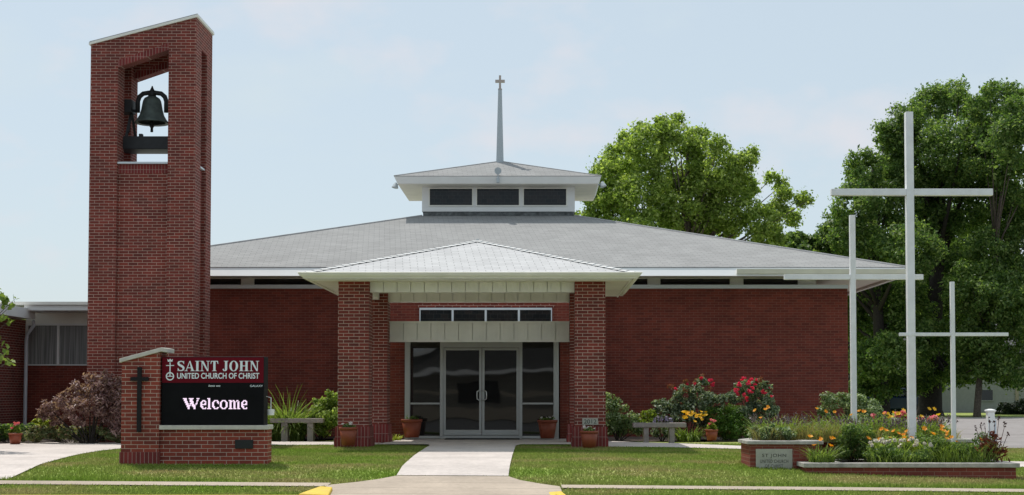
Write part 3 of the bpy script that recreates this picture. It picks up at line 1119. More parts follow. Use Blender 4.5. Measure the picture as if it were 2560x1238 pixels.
for q in ((ex, ey, rz), (exr, ey, rz)):
    hb = MB()
    a, c = Vector(q), Vector(apf)
    n = 26
    sd = (c - a).normalized().cross(Vector((0, 0, 1))).normalized() * .10
    dn = Vector((0, 0, -.030))
    for i in range(n):
        u0, u1 = a.lerp(c, i / n), a.lerp(c, (i + 1) / n)
        t0, t1 = Vector((0, 0, .034)), Vector((0, 0, .014))
        for s_ in (-1, 1):
            hb.poly([u0 + sd * s_ + t0 + dn, u0 + t0, u1 + t1, u1 + sd * s_ + t1 + dn])
            hb.poly([u0 + sd * s_ + t0 + dn, u0 + t0, u0 - Vector((0, 0, .01)), u0 + sd * s_ - Vector((0, 0, .03))])
    hb.build('hip_ridge', M['ridge_light'], pro)
MB().tube([(cxp, 30.7, az + .01), (cxp, PY1, az + .01)], .05, 6).build('ridge_cap', M['ridge_light'], pro)
# columns
colw = 0.60
cols = [(PX(845, 880, 28.1), 28.1), (PX(1437, 880, 28.1) + .0, 28.1), (PX(968, 880, 30.6) - .6, 30.6), (PX(1424.5, 880, 30.6), 30.6)]
for (x, y) in cols:
    c = MB().box(x, x + colw, y, y + colw, .40, pz + .02).build('column', M['brick_column'], ch)
    MB().box(x - .045, x + colw + .03, y - .04, y + colw + .04, .17, .399).box(x - .065, x + colw + .05, y - .06, y + colw + .06, -.1, .169).build('base_course', M['brick_soldier'], c)


def boards(x0, x1, y0, y1, z0, z1, step, gap=0.011, rail=0.0):
    b = MB()
    n = max(1, round((x1 - x0) / step))
    s = (x1 - x0) / n
    for i in range(n):
        b.box(x0 + i * s + gap / 2, x0 + (i + 1) * s - gap / 2, y0, y0 + .05, z0 + rail, z1 - rail)
    b.box(x0, x1, y0 + .051, y1, z0 + .004, z1 - .004)
    if rail:
        b.box(x0 - .012, x1 + .012, y0 - .012, y0 + .0205, z0, z0 + rail - .001)
        b.box(x0 - .012, x1 + .012, y0 - .02, y0 + .0205, z1 - rail + .001, z1)
    return b


bz = PZ(730.5, 28.2)
boards(cols[0][0] + colw, cols[1][0], 28.22, 28.5, bz, pz + .019, .27).build('portico_beam', M['cream'], ch)
boards(cols[2][0] + colw, cols[3][0], 30.7, 31.0, PZ(755, 30.7), pz + .019, .27).build('portico_beam', M['cream'], ch)
for x in (cols[2][0] + .05, cols[3][0] + .15):
    MB().box(x, x + .38, 28.72, 30.58, bz + .01, pz + .018).build('portico_beam', M['cream'], ch)
# entrance canopy band between the rear columns
ez0, ez1 = PZ(855, 31.0), PZ(803, 31.0)
ec = boards(cols[2][0] + colw, cols[3][0], 31.05, 31.2, ez0, ez1, .29, rail=.045)
ec.build('entrance_fascia', M['cream'], ch)
MB().box(cols[2][0] + colw - .2, cols[3][0] + .2, 31.201, 34.9, ez0 + .22, ez1 - .03).build('entrance_roof', M['soffit'], ch)
# brick entrance block
EYW = 33.15
dz0 = 0.03
sfx0, sfx1 = PX(1010, 960, 33.0), PX(1400, 960, 33.0)
for (xa, xb) in ((DW0 - .5, sfx0), (sfx1, DW1 + .5)):
    MB().box(xa, xb, EYW, YW - .001, -.1, ez0 + .219).build('entrance_wall', M['brick_wall'], ch)
MB().box(DW0 - .5, DW1 + .5, 34.62, YW - .002, ez0 + .221, 3.60).build('transom_wall', M['brick_wall'], ch)
# soldier band over the transom
MB().box(PX(1045, 763, 34.6), PX(1388, 763, 34.6), 34.585, 34.62, PZ(768.5, 34.6), PZ(760, 34.6)).build('lintel_course', M['brick_column'], ch)
# transom windows
tx0, tx1, tza, tzb = PX(1049, 786, 34.6), PX(1380, 786, 34.6), PZ(804, 34.6) - .2, PZ(770, 34.6)
tr = MB()
n = 4
wd = (tx1 - tx0) / n
tr.box(tx0, tx1, 34.55, 34.618, tzb - .05, tzb).box(tx0, tx1, 34.55, 34.618, tza, tza + .05)
for i in range(5):
    xx = tx0 + i * wd
    tr.box(max(tx0, xx - .025), min(tx1, xx + .025), 34.552, 34.617, tza + .05, tzb - .05)
tw = tr.build('transom_window', M['coping'], ch)
MB().box(tx0 + .02, tx1 - .02, 34.59, 34.60, tza + .03, tzb - .03).build('pane', M['leaded'], tw)
# storefront
YD = 33.0
ztop_d = ez0 + .21


def pxd(q):
    return PX(q, 960, YD)


fm = MB()
fw = .055
xs_f = [pxd(1012), pxd(1104.5), pxd(1301), pxd(1397)]
fm.box(xs_f[0], xs_f[3], YD, YD + .10, ztop_d - .07, ztop_d)
for i, x in enumerate(xs_f):
    a = x if i == 0 else (x - .11 if i == 3 else x - .03)
    wd_ = .11 if i in (0, 3) else .06
    fm.box(a, a + wd_, YD, YD + .10, .02, ztop_d - .071)
fm.box(xs_f[1] + .031, xs_f[2] - .031, YD + .005, YD + .09, PZ(869, YD), ztop_d - .0711)
fm.build('door_frame', M['aluminium'], ch)
for (a, c, side) in ((xs_f[0] + .111, xs_f[1] - .031, 0), (xs_f[2] + .031, xs_f[3] - .111, 1)):
    s_ = MB()
    zm = PZ(1009, YD)
    s_.box(a, c, YD + .01, YD + .07, zm - .02, zm + .02).box(a, c, YD + .01, YD + .07, .03, .085)
    s_.box(a, a + .012, YD + .01, YD + .07, .03, ztop_d - .0712).box(c - .012, c, YD + .01, YD + .07, .03, ztop_d - .0712)
    sl_ = s_.build('sidelight', M['aluminium'], ch)
    MB().box(a, c, YD + .05, YD + .06, .086, zm - .021).box(a, c, YD + .05, YD + .06, zm + .021, ztop_d - .072).build('pane', M['door_glass'], sl_)
mid = pxd(1204.5)
for (a, c, hx) in ((xs_f[1] + .035, mid - .006, mid - .055), (mid + .006, xs_f[2] - .035, mid + .055)):
    d_ = MB()
    zt_ = PZ(870, YD)
    zb_ = PZ(1088, YD)
    d_.box(a, c, YD + .02, YD + .06, zb_, zb_ + .12).box(a, c, YD + .02, YD + .06, zt_ - .055, zt_)
    d_.box(a, a + .055, YD + .02, YD + .06, zb_ + .12, zt_ - .055).box(c - .055, c, YD + .02, YD + .06, zb_ + .12, zt_ - .055)
    door = d_.build('door', M['aluminium'], ch, bevel=.004)
    MB().box(a + .055, c - .055, YD + .035, YD + .045, zb_ + .12, zt_ - .055).build('pane', M['door_glass'], door)
    sg = -1 if hx < mid else 1
    z0, z1 = PZ(1001, YD), PZ(976, YD)
    hd = MB()
    hd.tube([(hx - sg * .02, YD + .02, z1), (hx, YD - .05, z1), (hx + sg * .05, YD - .06, z1 - .03), (hx + sg * .055, YD - .06, (z0 + z1) / 2), (hx + sg * .05, YD - .06, z0 + .03), (hx, YD - .05, z0), (hx - sg * .02, YD + .02, z0)], .013, 10)
    hd.build('handle', M['chrome'], door, smooth=True)
MB().box(pxd(1108), pxd(1300), YD - .01, YD + .09, .028, PZ(1089, YD)).build('threshold', M['aluminium'], ch)


def text_mesh(s, name, mat, parent, x, y, z, width, height, extrude=.003, bold=0.0, spacing=1.0):
    cu = bpy.data.curves.new('lettering', 'FONT')
    cu.body = s
    cu.extrude = extrude
    cu.offset = bold
    cu.space_character = spacing
    to = bpy.data.objects.new('lettering', cu)
    COL.objects.link(to)
    dg = bpy.context.evaluated_depsgraph_get()
    me = bpy.data.meshes.new_from_object(to.evaluated_get(dg))
    bpy.data.objects.remove(to)
    n = len(me.vertices)
    co = np.empty(n * 3, np.float32)
    me.vertices.foreach_get('co', co)
    co = co.reshape(-1, 3)
    lo, hi = co.min(0), co.max(0)
    sxx, szz = width / (hi[0] - lo[0]), height / (hi[1] - lo[1])
    out = np.stack([x + (co[:, 0] - lo[0]) * sxx, y - co[:, 2], z + (co[:, 1] - lo[1]) * szz], 1)
    me.vertices.foreach_set('co', out.astype(np.float32).ravel())
    me.materials.clear()
    me.update()
    return link_mesh(name, me, mat, parent)


# year stone on the right front column
cxr, cyr = cols[1]
pa, pb = PX(1456, 1055, 28.06), PX(1495, 1055, 28.06)
za, zb2 = PZ(1062, 28.06), PZ(1046, 28.06)
pq = MB().box(pa, pb, 28.075, 28.099, za, zb2).build('date_stone', M['plaque'], ch)
text_mesh('2012', 'numerals', M['plaque_letters'], pq, pa + .03, 28.073, za + .02, (pb - pa) - .06, (zb2 - za) - .04, bold=.01)

# ------------------------------------------------------------------ bell tower
tw_x0, tw_x1, TY0 = PX(221, 620, 30.85), PX(485.5, 620, 30.85), 30.85
TY1 = 32.38
bt = empty('bell_tower', ((tw_x0 + tw_x1) / 2, 31.6, 0), 'tall red brick bell tower with open belfry and sloping white trimmed top', 'tower')
pwx, pwy = .59, .50
zL, zR = PZ(112, TY0), PZ(44, TY0)


def ztopx(x):
    return zL + (zR - zL) * (x - tw_x0) / (tw_x1 - tw_x0)


SZ = PZ(404, TY0)           # sill
OL, OR = PZ(168, TY0), PZ(124, TY0)


def zopen(x):
    return OL + (OR - OL) * (x - (tw_x0 + pwx)) / (tw_x1 - tw_x0 - 2 * pwx)


for (xa, xb) in ((tw_x0, tw_x0 + pwx), (tw_x1 - pwx, tw_x1)):
    for (ya, yb) in ((TY0, TY0 + pwy), (TY1 - pwy, TY1)):
        MB().hexa([(xa, ya, -.2), (xb, ya, -.2), (xb, yb, -.2), (xa, yb, -.2), (xa, ya, ztopx(xa)), (xb, ya, ztopx(xb)), (xb, yb, ztopx(xb)), (xa, yb, ztopx(xa))]).build('corner_pier', M['brick_tower'], bt)
x1_, x2_ = tw_x0 + pwx, tw_x1 - pwx
LH = .15
za_, zb_ = zopen(x1_), zopen(x2_)
for (pa_, pb_, so_a, so_b, si_a, si_b, l_a, l_b) in ((TY0 + .10, TY0 + .30, TY0 + .095, TY0 + .30, TY0 + .03, TY0 + .32, TY0 + .002, TY0 + .30),
                                              (TY1 - .30, TY1 - .10, TY1 - .30, TY1 - .095, TY1 - .32, TY1 - .03, TY1 - .30, TY1 - .002)):
    MB().box(x1_, x2_, pa_, pb_, -.2, SZ - .24).build('recessed_panel', M['brick_tower'], bt)
    MB().box(x1_, x2_, so_a, so_b, SZ - .239, SZ - .04).build('soldier_course', M['brick_soldier'], bt)
    MB().box(x1_, x2_, si_a, si_b, SZ - .039, SZ).build('sill', M['coping'], bt)
    MB().hexa([(x1_, l_a, za_ + LH), (x2_, l_a, zb_ + LH), (x2_, l_b, zb_ + LH), (x1_, l_b, za_ + LH), (x1_, l_a, ztopx(x1_)), (x2_, l_a, ztopx(x2_)), (x2_, l_b, ztopx(x2_)), (x1_, l_b, ztopx(x1_))]).build('upper_wall', M['brick_tower'], bt)
    MB().hexa([(x1_, l_a - .001, za_), (x2_, l_a - .001, zb_), (x2_, l_b, zb_), (x1_, l_b, za_), (x1_, l_a - .001, za_ + LH - .001), (x2_, l_a - .001, zb_ + LH - .001), (x2_, l_b, zb_ + LH - .001), (x1_, l_b, za_ + LH - .001)]).build('lintel_course', M['brick_soldier'], bt)
for (pa_, pb_, so_a, so_b, si_a, si_b, xa, xb) in ((tw_x0 + .10, tw_x0 + .30, tw_x0 + .095, tw_x0 + .30, tw_x0 + .03, tw_x0 + .32, tw_x0 + .002, tw_x0 + .30),
                                              (tw_x1 - .30, tw_x1 - .10, tw_x1 - .30, tw_x1 - .095, tw_x1 - .32, tw_x1 - .03, tw_x1 - .30, tw_x1 - .002)):
    ya, yb = TY0 + pwy, TY1 - pwy
    MB().box(pa_, pb_, ya, yb, -.2, SZ - .24).build('recessed_panel', M['brick_tower'], bt)
    MB().box(so_a, so_b, ya, yb, SZ - .239, SZ - .04).build('soldier_course', M['brick_soldier'], bt)
    MB().box(si_a, si_b, ya, yb, SZ - .039, SZ).build('sill', M['coping'], bt)
    zz = zopen((xa + xb) / 2) - .05
    MB().hexa([(xa, ya, zz), (xb, ya, zz), (xb, yb, zz), (xa, yb, zz), (xa, ya, ztopx(xa)), (xb, ya, ztopx(xb)), (xb, yb, ztopx(xb)), (xa, yb, ztopx(xa))]).build('upper_wall', M['brick_tower'], bt)
t = MB()
oh = .035
xa, xb = tw_x0 - oh, tw_x1 + oh
t.hexa([(xa, TY0 - oh, ztopx(xa) + .001), (xb, TY0 - oh, ztopx(xb) + .001), (xb, TY1 + oh, ztopx(xb) + .001), (xa, TY1 + oh, ztopx(xa) + .001),
        (xa, TY0 - oh, ztopx(xa) + .055), (xb, TY0 - oh, ztopx(xb) + .055), (xb, TY1 + oh, ztopx(xb) + .055), (xa, TY1 + oh, ztopx(xa) + .055)])
t.build('roof_trim', M['cream'], bt)
t = MB()
xa, xb = xa + .01, xb - .01
t.hexa([(xa, TY0 - oh + .01, ztopx(xa) + .056), (xb, TY0 - oh + .01, ztopx(xb) + .056), (xb, TY1 + oh - .01, ztopx(xb) + .056), (xa, TY1 + oh - .01, ztopx(xa) + .056),
        (xa, TY0 - oh + .01, ztopx(xa) + .075), (xb, TY0 - oh + .01, ztopx(xb) + .075), (xb, TY1 + oh - .01, ztopx(xb) + .075), (xa, TY1 + oh - .01, ztopx(xa) + .075)])
t.build('roof', M['ridge'], bt)

# bell hanging in the belfry
YBL = 31.62
bx = PX(380, 280, YBL)
zr = PZ(309, YBL)
zc_ = PZ(240, YBL)
sc = 114.0
bell = empty('church_bell', (bx, YBL, zr), 'weathered dark bronze bell on a curved iron yoke inside the brick tower', 'bell')
H = zc_ - zr
prof = [(0.30, zr + .02), (0.372, zr), (0.365, zr + .03), (0.315, zr + .09), (0.265, zr + .18), (0.232, zr + .30), (0.212, zr + .42), (0.195, zr + .50), (0.165, zr + .555), (0.12, zr + .585), (0.07, zr + .60), (0.05, zr + H), (0.0, zr + H)]
MB().lathe(bx, YBL, prof, 36).build('bell_body', M['bronze'], bell, smooth=True)
yk = MB()
yz = zc_ + .06
yk.tube([(bx - .315, YBL, zc_ - .37), (bx - .315, YBL, zc_ - .12), (bx - .28, YBL, zc_ - .02), (bx - .20, YBL, yz - .01), (bx, YBL, yz + .02), (bx + .20, YBL, yz - .01), (bx + .28, YBL, zc_ - .02), (bx + .315, YBL, zc_ - .12), (bx + .315, YBL, zc_ - .37)], .052, 12)
yk.tube([(bx, YBL, zc_ - .04), (bx, YBL, yz + .05), (bx, YBL, yz + .11), (bx, YBL, yz + .16)], [.10, .06, .028, .012], 12)
yk.tube([(bx - .46, YBL, zc_ - .33), (bx + .46, YBL, zc_ - .33)], .03, 10) if False else None
yk.tube([(bx - .315, YBL, zc_ - .33), (bx - .45, YBL, zc_ - .33)], .03, 10)
yk.tube([(bx + .315, YBL, zc_ - .33), (bx + .45, YBL, zc_ - .33)], .03, 10)
yk.build('yoke', M['iron'], bell, smooth=True)
MB().tube([(bx, YBL, zr + .2), (bx, YBL, zr - .02), (bx, YBL, zr - .06), (bx, YBL, zr - .10), (bx, YBL, zr - .19)], [.02, .05, .055, .03, .032], 12).build('clapper', M['iron'], bell, smooth=True)
fr = MB()
bz0, bz1 = PZ(373, 31.3), PZ(341, 31.3)
fr.box(bx - .66, bx + .62, 31.28, 31.95, bz0, bz1)
fr.box(bx - .20, bx - .12, 31.3, 31.4, bz1, bz1 + .06)
fr.build('support_beam', M['iron'], bell, bevel=.01)
for sx_ in (-1, 1):
    fr = MB()
    fr.tube([(bx + sx_ * .52, 31.45, bz1 - .01), (bx + sx_ * .45, YBL, zc_ - .35)], .035, 8)
    fr.tube([(bx + sx_ * .40, 31.80, bz1 - .01), (bx + sx_ * .45, YBL, zc_ - .35)], .03, 8)
    fr.tube([(bx + sx_ * .46, 31.45, bz1 + .12), (bx + sx_ * .46, YBL, zc_ - .33)], .02, 8)
    if sx_ < 0:
        fr.box(bx - .64, bx - .40, 31.4, 31.75, zc_ - .40, zc_ - .12)
    fr.build('stand', M['iron'], bell)

# ------------------------------------------------------------------ side wing on the left
YWG = 36.9
wg = empty('side_wing', (-12, 37, 0), 'low flat roofed brick wing with curtained windows left of the bell tower', 'building')
wx0 = -13.2
wx1 = tw_x0 + 1.0
zsill = PZ(914, YWG)
MB().box(wx0, wx1, YWG, YWG + .3, -.2, zsill).build('wall', M['brick_wall'], wg)
MB().box(wx0 - 9, wx0, 24.0, 37.2, -.2, PZ(800, YWG)).build('wall', M['brick_column'], wg)
zwt = PZ(812, YWG)
MB().box(wx0, wx1, YWG + .02, YWG + .2, zwt + .03, PZ(778, YWG)).build('frieze', M['cream'], wg)
fr = MB()
fr.box(wx0, wx1, YWG + .01, YWG + .07, zwt - .02, zwt + .029).box(wx0, wx1, YWG - .02, YWG + .08, zsill, zsill + .03)
for q in (wx0 + .03, PX(144.5, 860, YWG), wx1):
    fr.box(q - .03, q + .03, YWG + .012, YWG + .07, zsill + .031, zwt - .021)
wn = fr.build('window', M['white'], wg)
MB().box(wx0, wx1, YWG + .05, YWG + .058, zsill + .031, zwt - .021).build('pane', M['curtain'], wn)
ff_ = MB()
yf = YWG - 1.1  # overhang made deeper to darken the brick wall below
ff_.box(wx0 + .35, wx1, yf, yf + .06, PZ(776, yf), PZ(763, yf)).box(wx0 + .35, wx1, yf + .1, YWG + .4, PZ(783, YWG), PZ(772, YWG))
ff_.build('fascia', M['white'], wg)
MB().box(wx0 - 8, wx1, yf - .08, YWG + 9, PZ(762.5, yf), PZ(755, yf)).build('roof', M['cream'], wg)
eo = wx0 + .46
MB().box(eo - .05, eo, 24, 36.3, PZ(800, 36.5), PZ(775, 36.5)).box(wx0 - .4, eo - .051, 24, 36.3, PZ(800, 36.5) + .01, PZ(797, 36.5) + .01).build('eave', M['white'], wg)
dsx = PX(60, 900, 36.4)
ds = MB()
zt0 = PZ(802, 36.5)
ds.tube([(dsx + .20, 36.45, zt0), (dsx + .20, 36.5, zt0 - .12), (dsx + .02, 36.55, zt0 - .35), (dsx, 36.55, zt0 - .5), (dsx - .01, 36.55, 0.02)], .045, 8)
ds.build('downspout', M['coping'], wg)

# ------------------------------------------------------------------ sign
YS = 23.2
sg = empty('welcome_sign', (PX(485, 1150, YS), YS, -.1), 'brick church sign with maroon name panel and lit display reading Welcome', 'sign')


def sxp(q):
    return PX(q, 1000, YS)


p0, p1 = sxp(303.5), sxp(398)
zL_, zR_ = PZ(906, YS), PZ(881, YS)
MB().hexa([(p0, YS, .10), (p1, YS, .10), (p1, YS + .45, .10), (p0, YS + .45, .10), (p0, YS, zL_), (p1, YS, zR_), (p1, YS + .45, zR_), (p0, YS + .45, zL_)]).build('pillar', M['brick_sign'], sg)
MB().box(p0 - .02, p1 + .012, YS - .02, YS + .47, -.3, .099).build('base_course', M['brick_soldier'], sg)
xa, xb, xc = sxp(299), sxp(404), sxp(415)
zc0 = PZ(900, YS)
sl_ = (zR_ - zL_) / (p1 - p0)


def capz(x):
    return zL_ + sl_ * (x - p0)


zk = capz(xb)
t = MB()
prf = [(xa, capz(xa) + .002), (xb, zk + .002), (xc, zk - .012), (xc, zk + .055), (xb, zk + .068), (xa, capz(xa) + .066)]
t.prism_xz(prf, YS - .05, YS + .50)
t.build('pillar_cap', M['cap_stone'], sg, bevel=.006)
cx_ = sxp(349.5)
t = MB()
t.box(cx_ - .034, cx_ + .034, YS - .05, YS - .012, PZ(1080, YS), PZ(918, YS))
t.box(cx_ - .145, cx_ - .0345, YS - .05, YS - .012, PZ(952.5, YS), PZ(943, YS)).box(cx_ + .0345, cx_ + .145, YS - .05, YS - .012, PZ(952.5, YS), PZ(943, YS))
for zz in (.5, 1.2):
    t.box(cx_ - .015, cx_ + .015, YS - .0119, YS + .01, zz, zz + .03)
t.build('cross', M['black'], sg, bevel=.004)
b0, b1 = p1 + .001, sxp(667)
zb1 = PZ(1074.5, YS)
MB().box(b0, b1, YS + .06, YS + .44, -.3, zb1).build('base_wall', M['brick_sign'], sg)
MB().box(b0, sxp(670), YS - .0, YS + .48, zb1 + .001, PZ(1063.5, YS)).build('base_cap', M['cap_stone'], sg, bevel=.006)
MB().box(sxp(587), sxp(632), YS + .035, YS + .0595, PZ(1122, YS), PZ(1100, YS)).build('vent_plate', M['vent'], sg, bevel=.004)
c0, c1 = sxp(401), sxp(658)
zb0 = PZ(1063.4, YS)
zs1, zs2 = PZ(957, YS), PZ(891.5, YS)
YC = YS + .06
MB().box(c0, c1, YC + .012, YC + .34, zb0, zs2).build('cabinet', M['black'], sg, bevel=.006)
MB().box(c0 + .005, c1 - .01, YC, YC + .0115, zs1, zs2 - .012).build('name_panel', M['maroon'], sg)
MB().box(c0 + .005, c1 - .01, YC, YC + .0115, zb0 + .01, zs1 - .004).build('display', M['led_board'], sg)

# serif capitals drawn as outlines in a unit box (0..w, 0..1)
TH, TK, SF = .075, .20, .06


def bar(x0, y0, x1, y1):
    return [(x0, y0), (x1, y0), (x1, y1), (x0, y1)]


def serif(x, y, up=True, w_=.40):
    s = SF if up else -SF
    return [(x - w_ / 2, y), (x + w_ / 2, y), (x + w_ / 2, y + s * .6), (x + w_ / 4, y + s), (x - w_ / 4, y + s), (x - w_ / 2, y + s * .6)]


def ringpoly(cx, cy, rx, ry, ix, iy, a0, a1, n=28):
    quads = []
    for i in range(n):
        u, v = a0 + (a1 - a0) * i / n, a0 + (a1 - a0) * (i + 1) / n
        quads.append([(cx + ix * math.cos(u), cy + iy * math.sin(u)), (cx + rx * math.cos(u), cy + ry * math.sin(u)), (cx + rx * math.cos(v), cy + ry * math.sin(v)), (cx + ix * math.cos(v), cy + iy * math.sin(v))])
    return quads


def ribbon(pts, ws):
    q = []
    for i in range(len(pts) - 1):
        (x0, y0), (x1, y1) = pts[i], pts[i + 1]

        def nrm(k):
            ax, ay = pts[max(k - 1, 0)]
            bx_, by_ = pts[min(k + 1, len(pts) - 1)]
            l = math.hypot(bx_ - ax, by_ - ay)
            return -(by_ - ay) / l, (bx_ - ax) / l
        n0, n1 = nrm(i), nrm(i + 1)
        a, b_ = ws[i] / 2, ws[i + 1] / 2
        q.append([(x0 + n0[0] * a, y0 + n0[1] * a), (x0 - n0[0] * a, y0 - n0[1] * a), (x1 - n1[0] * b_, y1 - n1[1] * b_), (x1 + n1[0] * b_, y1 + n1[1] * b_)])
    return q


def spline(pts, n=6):
    out = []
    for i in range(len(pts) - 1):
        p0_, p1_, p2_, p3_ = pts[max(i - 1, 0)], pts[i], pts[i + 1], pts[min(i + 2, len(pts) - 1)]
        for k in range(n):
            u = k / n
            out.append(tuple(.5 * (2 * p1_[d] + (p2_[d] - p0_[d]) * u + (2 * p0_[d] - 5 * p1_[d] + 4 * p2_[d] - p3_[d]) * u * u + (3 * p1_[d] - p0_[d] - 3 * p2_[d] + p3_[d]) * u ** 3) for d in range(len(p1_))))
    out.append(pts[-1])
    return out


sp3 = spline([(.60, .78, .07), (.50, .92, .09), (.34, .955, .09), (.16, .88, .14), (.13, .72, .19), (.26, .58, .21), (.46, .46, .21), (.58, .30, .19), (.53, .12, .14), (.36, .045, .09), (.18, .09, .09), (.09, .24, .07)], 5)
GLY = {
    'S': (.68, ribbon([(a, c) for a, c, _ in sp3], [q for _, _, q in sp3]) + [bar(.575, .70, .625, 1.0), bar(.065, 0, .115, .30)]),
    'A': (.86, [[(.06, 0), (.14, 0), (.44, .94), (.40, 1.0)], [(.40, 1.0), (.58, .0), (.80, 0), (.47, 1.0)], bar(.2, .29, .62, .36), serif(.10, 0, True, .30), serif(.69, 0, True, .38)]),
    'I': (.42, [bar(.11, SF, .31, 1 - SF), serif(.21, 0), serif(.21, 1, False)]),
    'N': (.88, [bar(.14, SF, .21, 1 - SF), [(.09, 1.0), (.30, 1.0), (.76, 0), (.64, 0)], bar(.68, .0, .75, 1 - SF), serif(.175, 0, True, .30), serif(.72, 1, False, .30), serif(.15, 1, False, .26)]),
    'T': (.74, [bar(.27, SF, .47, .95), bar(.05, .93, .69, 1.0), [(.03, .70), (.07, .70), (.14, .93), (.05, .96)], [(.71, .70), (.67, .70), (.60, .93), (.69, .96)], serif(.37, 0)]),
    'J': (.56, [bar(.24, .22, .44, 1 - SF), serif(.34, 1, False)] + ribbon([(.34, .26), (.33, .12), (.26, .045), (.16, .04), (.09, .11)], [.20, .19, .11, .09, .10]) + [[(.03, .16), (.10, .08), (.18, .13), (.16, .22), (.08, .24)]]),
    'O': (.86, ringpoly(.43, .5, .39, .52, .19, .455, 0, 2 * math.pi)),
    'H': (.90, [bar(.12, SF, .32, 1 - SF), bar(.58, SF, .78, 1 - SF), bar(.3, .47, .6, .54), serif(.22, 0), serif(.22, 1, False), serif(.68, 0), serif(.68, 1, False)]),
}


def serif_text(s, name, mat, parent, x0, x1, z0, z1, y):
    adv = sum(GLY[c][0] + .03 if c != ' ' else .34 for c in s)
    kx = (x1 - x0) / adv
    kz = z1 - z0
    b = MB()
    cur = 0
    d = 0
    for c in s:
        if c == ' ':
            cur += .34
            continue
        for pl in GLY[c][1]:
            d += 1
            dy = (d % 9) * .0004
            b.prism_xz([(x0 + (cur + u) * kx, z0 + v * kz) for u, v in pl], y - .004 - dy, y)
        cur += GLY[c][0] + .03
    return b.build(name, mat, parent)


for wd_, u0, u1 in (('SAINT', 439.5, 544.5), ('JOHN', 553, 646.5)):
    serif_text(wd_, 'church_name', M['sign_letters'], sg, sxp(u0), sxp(u1), PZ(928, YC), PZ(902.5, YC), YC - .0005)
# tiny maker's script in the middle of the display frame: illegible slanted strokes
mk = MB()
for i in range(11):
    if i == 6:
        continue
    u0 = sxp(519 + i * 2.7)
    mk.prism_xz([(u0, PZ(967, YC)), (u0 + .009, PZ(967, YC)), (u0 + .016, PZ(963.5 - (i == 0) * 1.5, YC)), (u0 + .007, PZ(963.5 - (i == 0) * 1.5, YC))], YC - .003, YC - .0005)
mk.build('maker_script', M['sign_letters'], sg)
text_mesh('UNITED CHURCH OF CHRIST', 'church_subtitle', M['sign_letters'], sg, sxp(440), YC - .004, PZ(947, YC), sxp(646) - sxp(440), PZ(932.5, YC) - PZ(947, YC), bold=.018)
# emblem: crown, cross and orb
em_ = MB()
ex_ = sxp(422)
zo, ro = PZ(941, YC), 9.2 / 155.2
for q in ringpoly(ex_, zo, ro + .008, ro + .008, ro - .010, ro - .010, 0, 2 * math.pi, 28):
    em_.prism_xz(q, YC - .004, YC - .0005)
em_.prism_xz(bar(ex_ - ro, zo - .006, ex_ + ro, zo + .006), YC - .0045, YC - .0005)
em_.prism_xz(bar(ex_ - .008, zo, ex_ + .008, PZ(906, YC)), YC - .005, YC - .0005)
zx = PZ(914, YC)
em_.prism_xz(bar(ex_ - .065, zx - .006, ex_ + .065, zx + .006), YC - .0045, YC - .0005)
zk0, zk1 = PZ(904.5, YC), PZ(897.5, YC)
em_.prism_xz([(ex_ - .035, zk0), (ex_ + .035, zk0), (ex_ + .045, zk1), (ex_ + .02, zk1 - .02), (ex_, zk1 + .004), (ex_ - .02, zk1 - .02), (ex_ - .045, zk1)], YC - .0055, YC - .0005)
em_.build('emblem', M['sign_letters'], sg)
text_mesh('GALAXY', 'maker_mark', M['sign_letters'], sg, sxp(623), YC - .004, PZ(967.5, YC), sxp(655) - sxp(623), PZ(962.5, YC) - PZ(967.5, YC))
LED = {
    'W': ["####..#####...###", ".###...###.....#.", ".###...###....##.", "..###..####...#..", "..###...###...#..", "...###.####..##..", "...###.#.###.#...", "....####.####....", "....###...###....", ".....##....##....", ".....##....##...."],
    'e': ["", "", "..###.", ".##.##", "##...#", "##..##", "######", "##....", "###...", ".##..#", "..####"],
    'l': ["###.", ".##.", ".##.", ".##.", ".##.", ".##.", ".##.", ".##.", ".##.", ".##.", "####"],
    'c': ["", "", "..####.", ".##..##", "##...##", "##....#", "##.....", "##.....", "###....", ".##..##", "..####."],
    'o': ["", "", "..####..", ".##..##.", "##....##", "##....##", "##....##", "##....##", "##....##", ".##..##.", "..####.."],
    'm': ["", "", "###.##..##..", ".###.##.#.#.", ".##..##..##.", ".##..##..##.", ".##..##..##.", ".##..##..##.", ".##..##..##.", ".##..##..##.", "####.###.###"],
}
lx0, lx1, lz0, lz1 = sxp(455), sxp(616), PZ(1023, YC), PZ(995.5, YC)
tot = 0
for c in 'Welcome':
    tot += max(len(q) for q in LED[c]) + 1
tot -= 1
pit = (lx1 - lx0) / tot
rowp = (lz1 - lz0) / 11
cur = 0
for c in 'Welcome':
    lb = MB()
    for r_, line in enumerate(LED[c]):
        for k, chh in enumerate(line):
            if chh == '#':
                xx = lx0 + (cur + k) * pit
                zz = lz1 - (r_ + 1) * rowp
                lb.box(xx + pit * .03, xx + pit * .97, YC - .004, YC - .0005, zz + rowp * .04, zz + rowp * .96)
    cur += max(len(q) for q in LED[c]) + 1
    lb.build('display_letter', M['led'], sg)
# small white lamp on the sign's right flank
lm = MB()
lxx, lzz = sxp(671), PZ(1031, YS + .2)
lm.tube([(c1 - .01, YS + .25, PZ(988, YS) - .02), (lxx, YS + .22, PZ(990, YS) - .03), (lxx, YS + .22, lzz + .05)], .008, 8)
lm.tube([(lxx, YS + .22, lzz + .05), (lxx, YS + .22, lzz + .045), (lxx, YS + .22, lzz - .045), (lxx, YS + .22, lzz - .05)], [.02, .06, .055, .03], 18)
lm.build('lamp', M['white'], sg)


